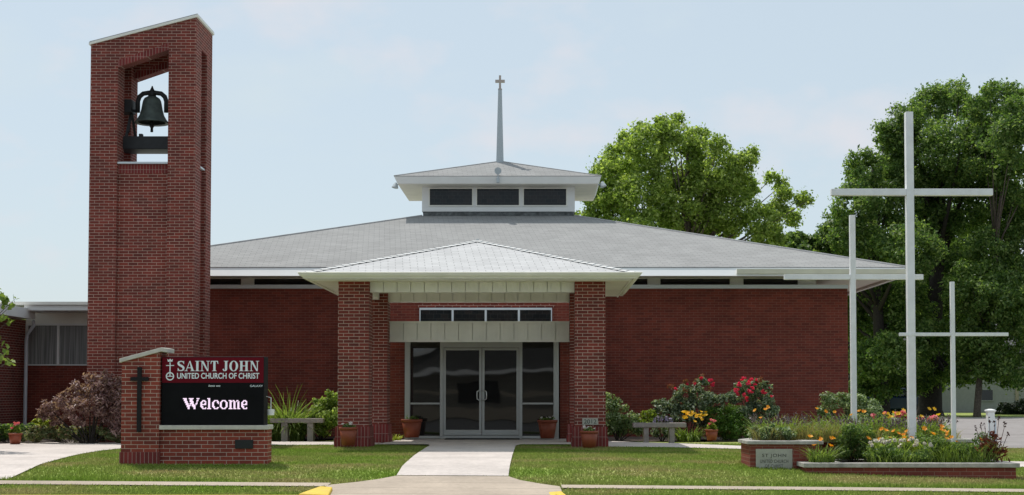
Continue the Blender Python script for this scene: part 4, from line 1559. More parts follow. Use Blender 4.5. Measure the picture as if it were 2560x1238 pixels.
# ------------------------------------------------------------------ crosses
def cross(name_label, pxc, wpx, top, base_y, arm, army, Y, size):
    x = PX(pxc, (top + 1050) / 2, Y)
    s = size / 2
    z1 = PZ(top, Y, pxc)
    e = empty('white_cross', (x, Y, 0), name_label, 'cross', 'three white crosses in the planters')
    MB().box(x - s, x + s, Y - s, Y + s, -.25, z1).build('post', M['cross_white'], e, bevel=.006)
    a0, a1 = PX(arm[0], army[0], Y), PX(arm[1], army[0], Y)
    zt_, zb_ = PZ(army[0], Y, arm[0]), PZ(army[1], Y, arm[0])
    q = s * .93
    for u0, u1 in ((a0, x - s - .0005), (x + s + .0005, a1)):
        MB().box(u0, u1, Y - q, Y + q, zb_, zt_).build('cross_arm', M['cross_white'], e, bevel=.006)


cross('tallest white cross, standing between the two smaller ones', 2275.5, 19, 281, 1100, (2077, 2480), (473, 489.5), 24.9, .128)
cross('mid sized white cross nearest the church wall', 2132.5, 14, 538.5, 1070, (1960, 2307), (686.5, 699.5), 26.4, .098)
cross('smallest white cross, in front of the big tree trunks', 2382, 10, 705, 1110, (2248, 2520), (832, 840.5), 24.0, .068)

# ------------------------------------------------------------------ planters
YH, YL = 23.5, 22.9
hp = [(PX(1875, 1140, YH), 23.5), (4.56, 23.5), (4.56, 24.45), (7.35, 24.45), (7.35, 26.6), (4.4, 26.9), (PX(1875, 1140, YH) - .02, 24.4)]
zh = PZ(1111, YH)


def grow(poly, d):
    cx0 = sum(p[0] for p in poly) / len(poly)
    n = len(poly)
    out = []
    for i in range(n):
        a, p, q = Vector(poly[i - 1]), Vector(poly[i]), Vector(poly[(i + 1) % n])
        e1, e2 = (p - a).normalized(), (q - p).normalized()
        n1, n2 = Vector((e1.y, -e1.x)), Vector((e2.y, -e2.x))
        m_ = (n1 + n2)
        m_ = m_ / max(m_.dot(n1), .2)
        out.append((p.x + m_.x * d, p.y + m_.y * d))
    return out


def planter(name, label, poly, ztop_, capt, width=.22):
    c = poly[0]
    e = empty(name, (c[0], c[1], -.2), label, 'planter')
    MB().prism_xy(poly, -.7, ztop_).build('wall', M['brick_planter'], e)
    o_, i_ = grow(poly, .05), grow(poly, -width)
    n = len(poly)
    b = MB()
    v = [(x, y, ztop_ + .001) for x, y in o_] + [(x, y, ztop_ + capt) for x, y in o_] + [(x, y, ztop_ + capt) for x, y in i_] + [(x, y, ztop_ + .001) for x, y in i_]
    f = []
    for i in range(n):
        j = (i + 1) % n
        f += [(i, j, j + n, i + n), (i + n, j + n, j + 2 * n, i + 2 * n), (i + 2 * n, j + 2 * n, j + 3 * n, i + 3 * n), (i + 3 * n, j + 3 * n, j, i)]
    b.add(v, f)
    b.build('cap_stone', M['planter_cap'], e, bevel=.006)
    MB().prism_xy(grow(poly, -width - .005), ztop_ - .05, ztop_ + capt - .03).build('soil', M['soil'], e)
    return e


ph = planter('raised_planter', 'taller brick planter with stone plaque at its left front corner', hp, zh, PZ(1102.5, YH) - zh)
lpn = [(PX(2016, 1180, YL), YL), (PX(2540, 1185, YL), YL), (PX(2540, 1185, YL), 24.38), (4.64, 24.38), (4.64, 23.44), (PX(2016, 1180, YL), 23.44)]
zl = PZ(1169, YL)
pl_ = planter('raised_planter', 'long low brick planter in front of the three white crosses', lpn, zl, PZ(1158, YL) - zl, .2)
qa, qb = PX(1889.5, 1150, YH), PX(1980.5, 1150, YH)
za, zb2 = PZ(1177, YH), PZ(1122.5, YH)
pq = MB().box(qa, qb, YH - .02, YH - .0005, za, zb2).build('plaque', M['plaque'], ph)
for (s, a, c, y0, y1) in (('ST JOHN', 1905, 1965, 1145, 1134.5), ('UNITED CHURCH', 1900, 1970, 1157.5, 1149), ('OF CHRIST', 1912, 1957, 1169, 1161)):
    text_mesh(s, 'plaque_lettering', M['plaque_letters'], pq, PX(a, 1150, YH), YH - .022, PZ(y0, YH), PX(c, 1150, YH) - PX(a, 1150, YH), PZ(y1, YH) - PZ(y0, YH), bold=.004, extrude=.001, spacing=1.15)


# ------------------------------------------------------------------ benches, pots, mat, post
def bench(label, a, c, legs, ytop, ybot, ybase, Y):
    x0, x1 = PX(a, 1050, Y), PX(c, 1050, Y)
    zb_ = PZ(ybase, Y)
    e = empty('stone_bench', ((x0 + x1) / 2, Y, zb_), label, 'bench', 'stone benches either side of the entrance')
    MB().box(x0, x1, Y, Y + .36, PZ(ybot, Y), PZ(ytop, Y)).build('seat', M['bench'], e, bevel=.01)
    for (l0, l1) in legs:
        MB().box(PX(l0, 1080, Y), PX(l1, 1080, Y), Y + .04, Y + .32, -.05, PZ(ybot, Y) - .001).build('leg', M['bench'], e, bevel=.008)


bench('grey stone bench on the left beside the tall ornamental grass', 675, 808, ((702, 718), (767, 782)), 1046.5, 1057.5, 1096, 31.7)
bench('grey stone bench on the right in front of the yellow daylilies', 1583, 1716, ((1610, 1622.5), (1674, 1687)), 1057.5, 1069, 1108, 30.9)


def pot(label, pxc, rimw, ytop, ybot, Y, taper=.68, group='terracotta pots by the entrance'):
    x = PX(pxc, ytop, Y)
    k = rimw / 2 * (Y / F)
    z0, z1 = PZ(ybot, Y), PZ(ytop, Y)
    h = z1 - z0
    e = empty('flower_pot', (x, Y, z0), label, 'flower pot', group)
    MB().lathe(x, Y, [(0, z0), (k * taper, z0), (k * .93, z1 - h * .14), (k * .80, z1 - h * .12), (k * .80, z1 - .04)], 28).build('body', M['terracotta'], e, smooth=True)
    MB().lathe(x, Y, [(k * .93, z1 - h * .15), (k * 1.0, z1 - h * .14), (k * 1.02, z1 - .004), (k * .98, z1), (k * .86, z1 - .002), (k * .85, z1 - h * .14)], 28).build('rim', M['terracotta'], e, smooth=True)
    MB().lathe(x, Y, [(0, z1 - .03), (k * .84, z1 - .03)], 20).build('soil', M['soil'], e)
    return x, z1, k


pots = {}
pots['fl'] = pot('terracotta pot standing against the left front brick column', 871, 47, 1068, 1114, 27.72)
pots['fr'] = pot('terracotta pot standing below the 2012 date stone', 1473, 47, 1077, 1119, 27.72)
pots['dl'] = pot('larger terracotta pot left of the glass doors', 1029.5, 53, 1048, 1094, 32.35)
pots['dr'] = pot('larger terracotta pot right of the glass doors', 1368.5, 50, 1050, 1096, 32.35)
pots['wl'] = pot('terracotta pot of pink flowers by the path at far left', 38.5, 34, 1083, 1110, 29.6, .7, 'terracotta pots with pink flowers')
pots['br'] = pot('small terracotta pot of pink flowers before the round green shrub', 1779, 33, 1074, 1101, 31.2, .7, 'terracotta pots with pink flowers')
tag(MB().box(PX(1113, 1092, 32.6), PX(1299, 1092, 32.6), 32.35, 32.92, .024, .04).build('door_mat', M['rubber'], bevel=.004), 'long black mat lying before the glass doors', 'door mat')


def post():
    Y = 31.5
    x = PX(2476, 1060, Y)
    s = .075
    z1 = PZ(1031, Y, 2476)
    e = empty('white_post', (x, Y, 0), 'short white post with flared cap at the edge of the parking lot', 'post')
    MB().box(x - s, x + s, Y - s, Y + s, -.1, z1).build('shaft', M['cross_white'], e, bevel=.006)
    b = MB()
    for (w0, w1, z0, zz) in ((.078, .10, z1 + .001, z1 + .03), (.10, .10, z1 + .031, z1 + .045), (.10, .03, z1 + .046, z1 + .075)):
        b.hexa([(x - w0, Y - w0, z0), (x + w0, Y - w0, z0), (x + w0, Y + w0, z0), (x - w0, Y + w0, z0), (x - w1, Y - w1, zz), (x + w1, Y - w1, zz), (x + w1, Y + w1, zz), (x - w1, Y + w1, zz)])
    b.build('cap', M['cross_white'], e)
    MB().box(x + .077, x + .125, Y - .02, Y + .10, -.1, z1 - .17).box(x + .077, x + .10, Y - .02, Y + .10, z1 - .169, z1 - .10).build('side_board', M['coping'], e, bevel=.004)


post()


# ------------------------------------------------------------------ plants
def pxblobs(lst, Y, dy=0.0, rng=RNG):
    """balls from picture measurements at distance Y"""
    out = []
    for q in lst:
        px_, py_, r_ = q[:3]
        yy = Y + (q[3] if len(q) > 3 else float(rng.normal() * dy))
        x, y, z = P(px_, py_, yy)
        out.append((x, y, z, r_ * yy / F))
    return out


def plant(name, pxc, Y, label, cat, z=None, group=None):
    x = PX(pxc, 1080, Y)
    zz = float(gz(x, Y)) if z is None else z
    return empty(name, (x, Y, zz), label, cat, group), x, zz


def stems(parent, x, Y, z, blobs, mat='bark_dark', r=.012):
    b = MB()
    for (bx_, by_, bz_, br) in blobs:
        b.tube([(x + (bx_ - x) * .15, Y + (by_ - Y) * .15, z), (x + (bx_ - x) * .6, Y + (by_ - Y) * .5, z + (bz_ - z) * .55), (bx_, by_, bz_)], [r, r * .7, r * .3], 6)
    return b.build('stems', M[mat], parent)


def shrub(name, label, pxc, Y, pxb, n, size, mat, cat='shrub', dy=.15, r=.012, group=None, **kw):
    e, x, z = plant(name, pxc, Y, label, cat, group=group)
    bl = pxblobs(pxb, Y, dy)
    foliage('foliage', M[mat], e, bl, n, size, zmin=z, **kw)
    stems(e, x, Y, z, bl, r=r)
    return e, x, z


# left of the entrance
e, x, z = shrub('japanese_maple', 'purple leaved Japanese maple mounded beside the brick sign', 225, 30.1,
                [(250, 965, 32), (200, 985, 34), (290, 965, 34), (160, 1005, 30), (240, 1005, 45), (125, 1022, 20), (112, 1012, 14), (140, 1045, 28), (108, 1035, 18), (190, 1035, 38), (280, 1020, 50), (225, 945, 18), (265, 945, 22), (330, 1000, 50), (300, 1050, 40)],
                9000, .085, 'leaf_maple', 'maple', aspect=.32, up=.9, droop=.5, rnd=.5, r=.02, subs=18, subr=.36, place=.8)
e, x, z = plant('ground_cover', 180, 30.4, 'low spreading ground cover with small variegated leaves along the left path', 'ground cover')
bl = pxblobs([(60 + i * 17, 1091 - 10 * math.sin(i / 14 * 3.1) + (i % 3) * 3, 17) for i in range(15)] + [(85 + i * 24, 1076, 15) for i in range(8)], 30.3, .22)
foliage('foliage', M['leaf_ground'], e, bl, 9000, .05, zmin=0, up=.9, aspect=.7)
stems(e, x, 30.4, z, bl, r=.006)
e, x, z = plant('hosta', 105, 31.3, 'yellow green hosta with broad leaves behind the ground cover', 'hosta')
bl = pxblobs([(90, 1058, 12), (110, 1054, 14), (122, 1062, 12), (100, 1068, 12)], 31.3, .06)
foliage('foliage', M['leaf_yellow'], e, bl, 160, .15, zmin=0, up=1.0, aspect=.6, droop=.7, rnd=.4)
e, x, z = shrub('dark_shrub', 'dark green low shrub behind the pot at far left', 20, 30.6, [(0, 1085, 22), (25, 1072, 20), (55, 1078, 18), (75, 1068, 14), (-25, 1075, 28)], 2600, .06, 'leaf_dark')
e, x, z = shrub('dark_shrub', 'dark green shrub in shade between the maple and the sign', 285, 31.0, [(290, 1085, 25), (260, 1092, 16), (240, 1080, 12), (310, 1080, 30), (330, 1090, 25)], 1800, .06, 'leaf_dark')
e, x, z = plant('ornamental_grass', 718, 32.3, 'tall clump of arching ornamental grass behind the left bench', 'grass plant')
blades('blades', M['leaf_light'], e, x, 32.3, 0, .38, .24, 950, 1.15, .040, .55, .8)
blades('tall_blades', M['leaf_light'], e, x, 32.3, 0, .16, .10, 26, 1.40, .03, .15, .25)
e, x, z = shrub('leafy_shrub', 'leafy mid green shrub between the grass clump and the brick column', 800, 32.3,
                [(815, 1010, 24), (835, 1000, 26), (790, 1030, 24), (820, 1045, 34), (770, 1060, 22), (800, 1075, 28), (850, 1050, 40), (822, 985, 12), (790, 1003, 10)], 6500, .055, 'leaf_tree', up=.7)
e, x, z = plant('yellow_grass_tuft', 990, 31.9, 'small yellowish grass tuft beside the entrance pot', 'plant')
blades('blades', M['leaf_yellow'], e, x, 31.9, .0, .10, .08, 90, .22, .02, .5, .9)
# right of the entrance
e, x, z = shrub('variegated_shrub', 'pale edged green shrub beside the right front column', 1545, 32.2,
                [(1530, 1010, 28), (1520, 1050, 36), (1548, 1035, 30), (1575, 1045, 24), (1540, 1075, 36), (1580, 1072, 26), (1515, 990, 16), (1600, 1075, 18)], 5200, .058, 'leaf_var', up=.7)
e, x, z = shrub('yellow_shrub', 'small yellow green shrub behind the right bench', 1612, 32.4, [(1612, 1042, 16), (1628, 1034, 14), (1600, 1055, 16), (1625, 1055, 20), (1640, 1048, 14)], 1400, .055, 'leaf_mid')
e, x, z = shrub('lavender', 'grey lavender with pale purple spikes behind the right bench', 1655, 31.9, [(1650, 1068, 16), (1675, 1072, 16), (1640, 1080, 14), (1665, 1085, 14)], 1400, .045, 'leaf_rose', 'lavender')
pt = np.array([P(1632 + RNG.random() * 50, 1058 - RNG.random() * 8, 31.8 + RNG.random() * .2) for _ in range(26)])
spikes('blossoms', M['fl_lav'], e, pt, .10, .025)


def rose(label, pxc, blobs, red, rust):
    e, x, z = shrub('rose_bush', label, pxc, 32.4, blobs, 8500, .060, 'leaf_rose', 'rose bush', r=.014, up=.6, subr=.34)
    c, o_ = blob_pts(pxblobs(red, 32.05, .06), 600, subs=5, subr=.5)
    mesh_np('blossoms', leaf_quads(c, o_, .042, aspect=.8, up=.2), 4, M['fl_red'], e)
    c, o_ = blob_pts(pxblobs(rust, 32.2, .08), 420, subs=5, subr=.6)
    mesh_np('buds', leaf_quads(c, o_, .045, aspect=.6, up=.3), 4, M['fl_rust'], e)


rose('wide grey green rose bush with rusty buds and few red blooms', 1715, [(1752, 965, 24), (1715, 985, 30), (1760, 1000, 36), (1690, 1005, 28), (1655, 1015, 26), (1720, 1025, 38), (1790, 1010, 30), (1680, 1040, 34), (1640, 1030, 14), (1760, 1045, 34), (1800, 1000, 22)],
     [(1777, 952, 7), (1780, 960, 6), (1753, 945, 5), (1716, 958, 4), (1690, 972, 4), (1738, 960, 4)], [(1755, 942, 8), (1740, 953, 7), (1716, 955, 9), (1684, 968, 8), (1675, 965, 7), (1715, 975, 7), (1775, 972, 6), (1705, 1010, 4), (1740, 965, 6)])
rose('upright rose bush covered in crimson blooms', 1885, [(1860, 975, 26), (1890, 965, 26), (1835, 990, 26), (1915, 985, 24), (1925, 1010, 26), (1880, 1005, 40), (1900, 1040, 38), (1935, 1030, 18), (1860, 1035, 30), (1845, 965, 12), (1915, 962, 14)],
     [(1857, 948, 8), (1876, 949, 8), (1848, 961, 8), (1871, 958, 7), (1875, 977, 10), (1841, 974, 8), (1867, 997, 7), (1908, 981, 7), (1896, 952, 7), (1880, 972, 7), (1920, 968, 6), (1888, 962, 6), (1860, 985, 6), (1930, 990, 5), (1846, 985, 5)], [(1900, 950, 8), (1915, 958, 7), (1925, 972, 6), (1890, 955, 6), (1918, 1022, 5)])
e, x, z = shrub('dome_shrub', 'dense bright green rounded dome shrub', 1820, 32.3, [(1820, 1055, 42), (1800, 1050, 38), (1845, 1055, 38), (1790, 1070, 30), (1850, 1075, 36), (1820, 1078, 40), (1815, 1038, 28), (1840, 1040, 24)], 16000, .042, 'dome', up=.9, aspect=.4, rnd=.6, subs=44, subr=.26, place=.92)
e, x, z = plant('daylily', 1725, 31.5, 'clump of yellow daylilies behind the right bench', 'daylily')
blades('leaves', M['leaf_light'], e, x, 31.8, 0, .25, .18, 200, .52, .028, .6, .9)
pt = np.array([P(1690 + RNG.random() * 75, 1030 + abs(RNG.normal()) * 11, 31.65 + RNG.random() * .3) for _ in range(30)])
mesh_np('blossoms', flower_stars(pt, .085), 4, M['fl_yellow'], e)
e, x, z = shrub('leafy_shrub', 'broad leafy shrub at the right corner of the church wall', 2130, 32.6, [(2080, 1005, 26), (2110, 1000, 24), (2145, 1010, 30), (2180, 1015, 24), (2065, 1030, 24), (2120, 1035, 36), (2170, 1040, 30), (2195, 1025, 16), (2200, 1050, 20), (2058, 995, 10)],
                6500, .058, 'leaf_var', up=.7)

# potted flowers
for k, (mat, lab, col) in {'fl': ('leaf_dark', 'small white flowers growing in the pot by the left front column', 'fl_white'), 'fr': ('leaf_dark', 'small white flowers growing in the pot below the date stone', 'fl_white'),
                           'dl': ('leaf_dark', 'low green plants in the pot left of the doors', None), 'dr': ('leaf_dark', 'low plants with tiny white flowers in the pot right of the doors', 'fl_white')}.items():
    x, z1, kk = pots[k]
    Y = 27.72 if k[0] == 'f' else 32.35
    e = empty('potted_plant', (x, Y, z1), lab, 'plant', 'plants in the entrance pots')
    bl = [(x + kk * q, Y + kk * s_, z1 + .01, kk * .35) for q, s_ in ((-.4, 0), (.4, .1), (0, -.3), (0, .3), (.1, 0))]
    foliage('foliage', M[mat], e, bl, 200, .045, zmin=z1 - .03)
    if col:
        pt = np.array([(x + kk * (RNG.random() * 1.2 - .6), Y - kk * RNG.random() * .7, z1 + .03 + RNG.random() * .05) for _ in range(7)])
        mesh_np('blossoms', flower_stars(pt, .055, 5), 4, M[col], e)
for k, lab in (('wl', 'pink geranium growing in the pot at far left'), ('br', 'pink geranium growing in the small pot by the dome shrub')):
    x, z1, kk = pots[k]
    Y = 29.6 if k == 'wl' else 31.2
    e = empty('geranium', (x, Y, z1), lab, 'geranium')
    bl = [(x - .05, Y, z1 + .06, .07), (x + .06, Y, z1 + .05, .07), (x, Y, z1 + .11, .07)]
    foliage('foliage', M['leaf_mid'], e, bl, 260, .05, zmin=z1 - .02)
    c, o_ = blob_pts([(x, Y - .03, z1 + .20, .05), (x + .06, Y, z1 + .19, .045), (x - .05, Y - .05, z1 + .12, .035)], 150, subs=4)
    mesh_np('blossoms', leaf_quads(c, o_, .035, aspect=.9, up=.3), 4, M['fl_pink'], e)

# planting in the planters
zsH = zh + .02
zsL = zl + .02


def clump(name, label, cat, pxa, pxb, Ya, Yb, z, parts):
    cxp_ = (pxa + pxb) / 2
    Y = (Ya + Yb) / 2
    x = PX(cxp_, 1100, Y)
    e = empty(name, (x, Y, z), label, cat)
    rx = (PX(pxb, 1100, Y) - PX(pxa, 1100, Y)) / 2
    ry = (Yb - Ya) / 2
    for (kind, nm, mat, n, size, hgt) in parts:
        if kind == 'blades':
            blades(nm, M[mat], e, x, Y, z, rx, ry, n, hgt, size, .45, .5)
        elif kind == 'leaves':
            k = max(3, int(rx / max(hgt * .45, .1) * 2.2))
            bl = [(x + rx * (2 * (i + .5) / k - 1) * .95, Y + ry * (RNG.random() * 1.6 - .8), z + hgt * (.35 + .3 * RNG.random()), hgt * .45) for i in range(k)]
            foliage(nm, M[mat], e, bl, n, size, zmin=z, up=.6)
        elif kind == 'spikes':
            pt = np.stack([x + rx * (RNG.random(n) * 2 - 1), Y + ry * (RNG.random(n) * 2 - 1), z + hgt * (.75 + .3 * RNG.random(n))], 1)
            spikes(nm, M[mat], e, pt, size, .022)
        elif kind == 'stars':
            pt = np.stack([x + rx * (RNG.random(n) * 2 - 1), Y + ry * (RNG.random(n) * 2 - 1) - .05, z + hgt * (.75 + .4 * RNG.random(n))], 1)
            mesh_np(nm, flower_stars(pt, size), 4, M[mat], e)
        elif kind == 'puffs':
            bl = [(x + rx * (RNG.random() * 1.9 - .95), Y + ry * (RNG.random() * 2 - 1), z + hgt * (.8 + .35 * RNG.random()), size) for _ in range(n)]
            c, o_ = blob_pts(bl, 60 * n, subs=5)
            mesh_np(nm, leaf_quads(c, o_, .035, aspect=.9, up=.6), 4, M[mat], e)
    return e


clump('sage', 'greyish sage mass with faded purple spikes at the left end of the taller planter', 'sage', 1878, 1985, 23.75, 24.3, zsH, [('leaves', 'foliage', 'leaf_var', 3200, .042, .30), ('blades', 'stems', 'straw', 300, .010, .46), ('spikes', 'blossoms', 'fl_purple', 38, .12, .36)])
clump('tall_grass', 'straw coloured flowering grass in the taller planter behind the plaque', 'grass plant', 1975, 2110, 23.9, 25.0, zsH, [('blades', 'blades', 'straw', 800, .012, .46), ('leaves', 'foliage', 'leaf_mid', 1500, .045, .25), ('spikes', 'blossoms', 'fl_purple', 30, .13, .36)])
clump('daylily', 'orange daylilies rising behind the sage in the taller planter', 'daylily', 1880, 2030, 24.5, 25.6, zsH, [('blades', 'leaves', 'leaf_light', 560, .020, .54), ('stars', 'blossoms', 'fl_orange', 4, .08, .50)])
clump('daylily', 'long bright green daylily row behind the middle cross', 'daylily', 2040, 2220, 25.3, 26.6, zsH, [('blades', 'leaves', 'leaf_light', 900, .022, .58), ('stars', 'blossoms', 'fl_orange', 7, .085, .50)])
clump('daylily', 'daylilies with yellow blooms behind the tallest cross', 'daylily', 2200, 2360, 25.3, 26.3, zsH, [('blades', 'leaves', 'leaf_light', 800, .022, .52), ('stars', 'blossoms', 'fl_yellow', 10, .09, .48)])
clump('sage', 'purple sage spikes between the middle and tallest crosses', 'sage', 2090, 2270, 24.6, 25.2, zsH, [('leaves', 'foliage', 'leaf_mid', 2000, .045, .22), ('blades', 'stems', 'straw', 320, .010, .38), ('spikes', 'blossoms', 'fl_purple', 60, .12, .30)])
clump('sage', 'purple sage spikes right of the tallest cross', 'sage', 2290, 2400, 24.6, 25.2, zsH, [('leaves', 'foliage', 'leaf_mid', 1400, .045, .22), ('blades', 'stems', 'straw', 200, .010, .34), ('spikes', 'blossoms', 'fl_purple', 50, .13, .30)])


def phlox(label, balls, Y):
    bl = pxblobs(balls, Y, .05)
    e = empty('phlox', (bl[0][0], Y, zsH), label, 'phlox')
    foliage('foliage', M['leaf_mid'], e, [(b_[0], b_[1], b_[2] - .16, .14) for b_ in bl], 900, .05, zmin=zsH)
    c, o_ = blob_pts(bl, 130 * len(bl), subs=8)
    mesh_np('blossoms', leaf_quads(c, o_, .035, aspect=.9, up=.3), 4, M['fl_pink'], e)


phlox('pink phlox heads left of the tallest cross', [(2182, 1040, 7), (2245, 1037, 9), (2262, 1041, 8), (2258, 1030, 6), (2212, 1033, 5)], 26.0)
phlox('big rounded pink phlox head right of the tallest cross', [(2335, 1046, 13), (2325, 1052, 9), (2346, 1052, 9), (2335, 1056, 10), (2305, 1045, 8), (2290, 1048, 6)], 26.0)
# low planter
clump('daylily', 'orange daylily clump at the left end of the low planter', 'daylily', 2022, 2085, 23.1, 23.4, zsL, [('blades', 'leaves', 'leaf_light', 240, .020, .46), ('stars', 'blossoms', 'fl_orange', 7, .085, .40)])
e = empty('green_shrub', (PX(2130, 1100, 24.0), 24.0, zsL), 'dark feathery green shrub below the middle cross in the low planter', 'shrub')
bl = pxblobs([(2130, 1085, 32), (2160, 1085, 26), (2115, 1110, 30), (2150, 1105, 30), (2135, 1130, 28), (2105, 1135, 22), (2160, 1130, 24), (2125, 1075, 18)], 24.0, .08)
foliage('foliage', M['leaf_dark'], e, bl, 6500, .040, zmin=zsL, up=.5, aspect=.4)
stems(e, bl[0][0], 24.0, zsL, bl, r=.008)
clump('daylily', 'golden daylilies in bloom around the foot of the tallest cross', 'daylily', 2165, 2275, 23.6, 24.2, zsL, [('blades', 'leaves', 'leaf_light', 360, .018, .56), ('leaves', 'foliage', 'leaf_tree', 4200, .038, .50), ('stars', 'blossoms', 'fl_orange', 14, .09, .50)])
clump('yarrow', 'white yarrow heads along the front of the low planter', 'yarrow', 2170, 2330, 23.12, 23.5, zsL, [('leaves', 'foliage', 'leaf_dark', 3600, .036, .34), ('blades', 'stems', 'leaf_light', 260, .012, .40), ('puffs', 'blossoms', 'fl_white', 18, .034, .36)])
clump('daylily', 'golden daylilies between the tallest and smallest crosses', 'daylily', 2290, 2390, 23.6, 24.2, zsL, [('blades', 'leaves', 'leaf_mid', 460, .016, .58), ('leaves', 'foliage', 'leaf_dark', 4200, .040, .52), ('stars', 'blossoms', 'fl_orange', 9, .085, .52)])
clump('green_shrub', 'bushy green plant at the right end of the low planter', 'shrub', 2330, 2490, 23.15, 23.9, zsL, [('leaves', 'foliage', 'leaf_dark', 7500, .036, .50), ('blades', 'stems', 'leaf_light', 420, .012, .56), ('stars', 'blossoms', 'fl_orange', 3, .08, .44)])
e = empty('red_leaf_plant', (PX(2480, 1100, 23.4), 23.4, zsL), 'upright plant with dark red leaves at the far right of the low planter', 'plant')
bl = pxblobs([(2470, 1120, 18), (2490, 1105, 16), (2460, 1105, 14), (2500, 1125, 16), (2480, 1085, 10), (2495, 1140, 18), (2465, 1140, 16)], 23.4, .05)
foliage('foliage', M['leaf_red'], e, bl, 330, .10, zmin=zsL, aspect=.26, up=.1, fuzz=.05)
b = MB()
tops = [(2473, 1052), (2497, 1050), (2512, 1064), (2462, 1068), (2452, 1065), (2487, 1060), (2520, 1085), (2440, 1072)]
for (a, c) in tops:
    q = P(a, c, 23.4)
    b.tube([(PX(2480, 1100, 23.4) + (q[0] - PX(2480, 1100, 23.4)) * .2, 23.4, zsL), q], [.007, .004], 6)
b.build('stems', M['fl_dark'], e)
spikes('seed_heads', M['fl_dark'], e, np.array([P(a, c + 5, 23.4) for a, c in tops]), .10, .028)


# ------------------------------------------------------------------ trees
def tree(name, label, cat, trunk_px, Y, base_y, trunk_r, blobs, n, size, mat, bark, dy=1.2, top=None, group=None, zmin=.2, **kw):
    x = PX(trunk_px, base_y, Y)
    z0 = float(gz(x, Y))
    e = empty(name, (x, Y, z0), label, cat, group)
    bl = pxblobs(blobs, Y, dy)
    foliage('crown', M[mat], e, bl, n, size, zmin=zmin, **kw)
    arr = np.array(bl)
    cz = arr[:, 2].mean()
    cxm = (arr[:, 0] * arr[:, 3]).sum() / arr[:, 3].sum()
    lowz = z0 + (cz - z0) * .35
    b = MB()
    t1 = Vector((x, Y, z0 - .2))
    t2 = Vector((x + (cxm - x) * .12, Y, lowz))
    t3 = Vector((x + (cxm - x) * .6, Y, cz))
    t4 = Vector((cxm, Y, arr[:, 2].max() - 1.0))
    b.tube([t1, t1 + Vector((0, 0, .5)), t2, t3, t4], [trunk_r * 1.35, trunk_r, trunk_r * .8, trunk_r * .45, trunk_r * .1], 12)
    b.build('trunk', M[bark], e, smooth=True)
    b = MB()
    for q in bl:
        p = Vector(q[:3])
        f = min(.85, max(.0, (p.z - lowz) / max(t4.z - lowz, .1) * .6))
        s = t2.lerp(t4, f * .8)
        m_ = s.lerp(p, .5) + Vector((0, 0, -.1))
        rr = trunk_r * (.38 - .2 * f)
        b.tube([s, m_, p], [rr, rr * .5, rr * .12], 7)
    b.build('branches', M[bark], e, smooth=True)
    return e


tree('shade_tree', 'broad sunlit green tree rising behind the church roof', 'tree', 1720, 62, 1050, .28,
     [(1700, 400, 80), (1625, 375, 66), (1565, 425, 66), (1515, 440, 46), (1510, 520, 52), (1600, 500, 90), (1720, 520, 100), (1795, 430, 75), (1825, 520, 72), (1680, 335, 42), (1655, 308, 22), (1695, 300, 18), (1565, 345, 24), (1600, 322, 20), (1475, 490, 30), (1600, 600, 80), (1750, 600, 80), (1860, 470, 44), (1850, 410, 36), (1900, 560, 50), (1880, 388, 20), (1745, 345, 34), (1795, 362, 26),
      (1960, 482, 24), (2003, 497, 22), (1940, 530, 34), (1980, 545, 26), (1915, 610, 46), (1955, 462, 18), (1930, 445, 20), (2022, 500, 12), (1935, 575, 30), (1460, 560, 40), (1450, 600, 40)],
     98000, .135, 'leaf_tree', 'bark', 1.0, subs=46, subr=.27, place=.86, fuzz=.12)
tree('young_tree', 'small tree in the gap between the two large trees', 'tree', 1985, 70, 1050, .14, [(1960, 610, 34), (1995, 595, 26), (1985, 630, 34), (2025, 615, 30), (2050, 640, 26), (1930, 640, 28), (2060, 665, 30), (2010, 640, 36), (1960, 650, 36)], 11000, .19, 'leaf_dark', 'bark', .8)
tree('shade_tree', 'dark leafy tree standing just right of the church roof corner', 'tree', 2205, 70, 1050, .42,
     [(2240, 375, 60), (2165, 425, 52), (2140, 510, 60), (2225, 490, 85), (2095, 560, 46), (2055, 612, 38), (2150, 610, 85), (2150, 720, 80), (2260, 620, 90), (2100, 690, 60), (2180, 830, 70), (2250, 760, 90), (2210, 330, 34), (2135, 440, 28), (2190, 905, 50), (2060, 640, 30), (2270, 860, 70), (2130, 600, 60), (2270, 440, 70), (2120, 800, 50), (2160, 900, 55), (2230, 890, 60), (2180, 950, 40), (2235, 950, 36), (2150, 970, 36), (2205, 985, 24)],
     115000, .15, 'leaf_dark', 'bark_dark', 1.6, group='large shade trees right of the church', subs=42, subr=.28, place=.86, fuzz=.13)
tree('shade_tree', 'tallest dark green tree behind the tallest cross', 'tree', 2325, 72, 1050, .62,
     [(2325, 262, 56), (2262, 300, 50), (2380, 255, 56), (2300, 380, 90), (2400, 380, 95), (2360, 500, 100), (2300, 560, 90), (2420, 560, 95), (2380, 680, 95), (2300, 720, 85), (2400, 800, 85), (2320, 850, 70), (2345, 238, 32), (2400, 240, 24), (2250, 340, 40), (2440, 300, 60), (2450, 380, 70), (2345, 930, 34), (2440, 440, 80), (2290, 920, 34), (2360, 890, 50), (2310, 945, 34), (2410, 890, 44), (2385, 945, 30), (2345, 955, 28), (2295, 965, 24), (2420, 940, 26)],
     115000, .15, 'leaf_dark', 'bark_dark', 1.6, group='large shade trees right of the church', subs=42, subr=.28, place=.86, fuzz=.13)
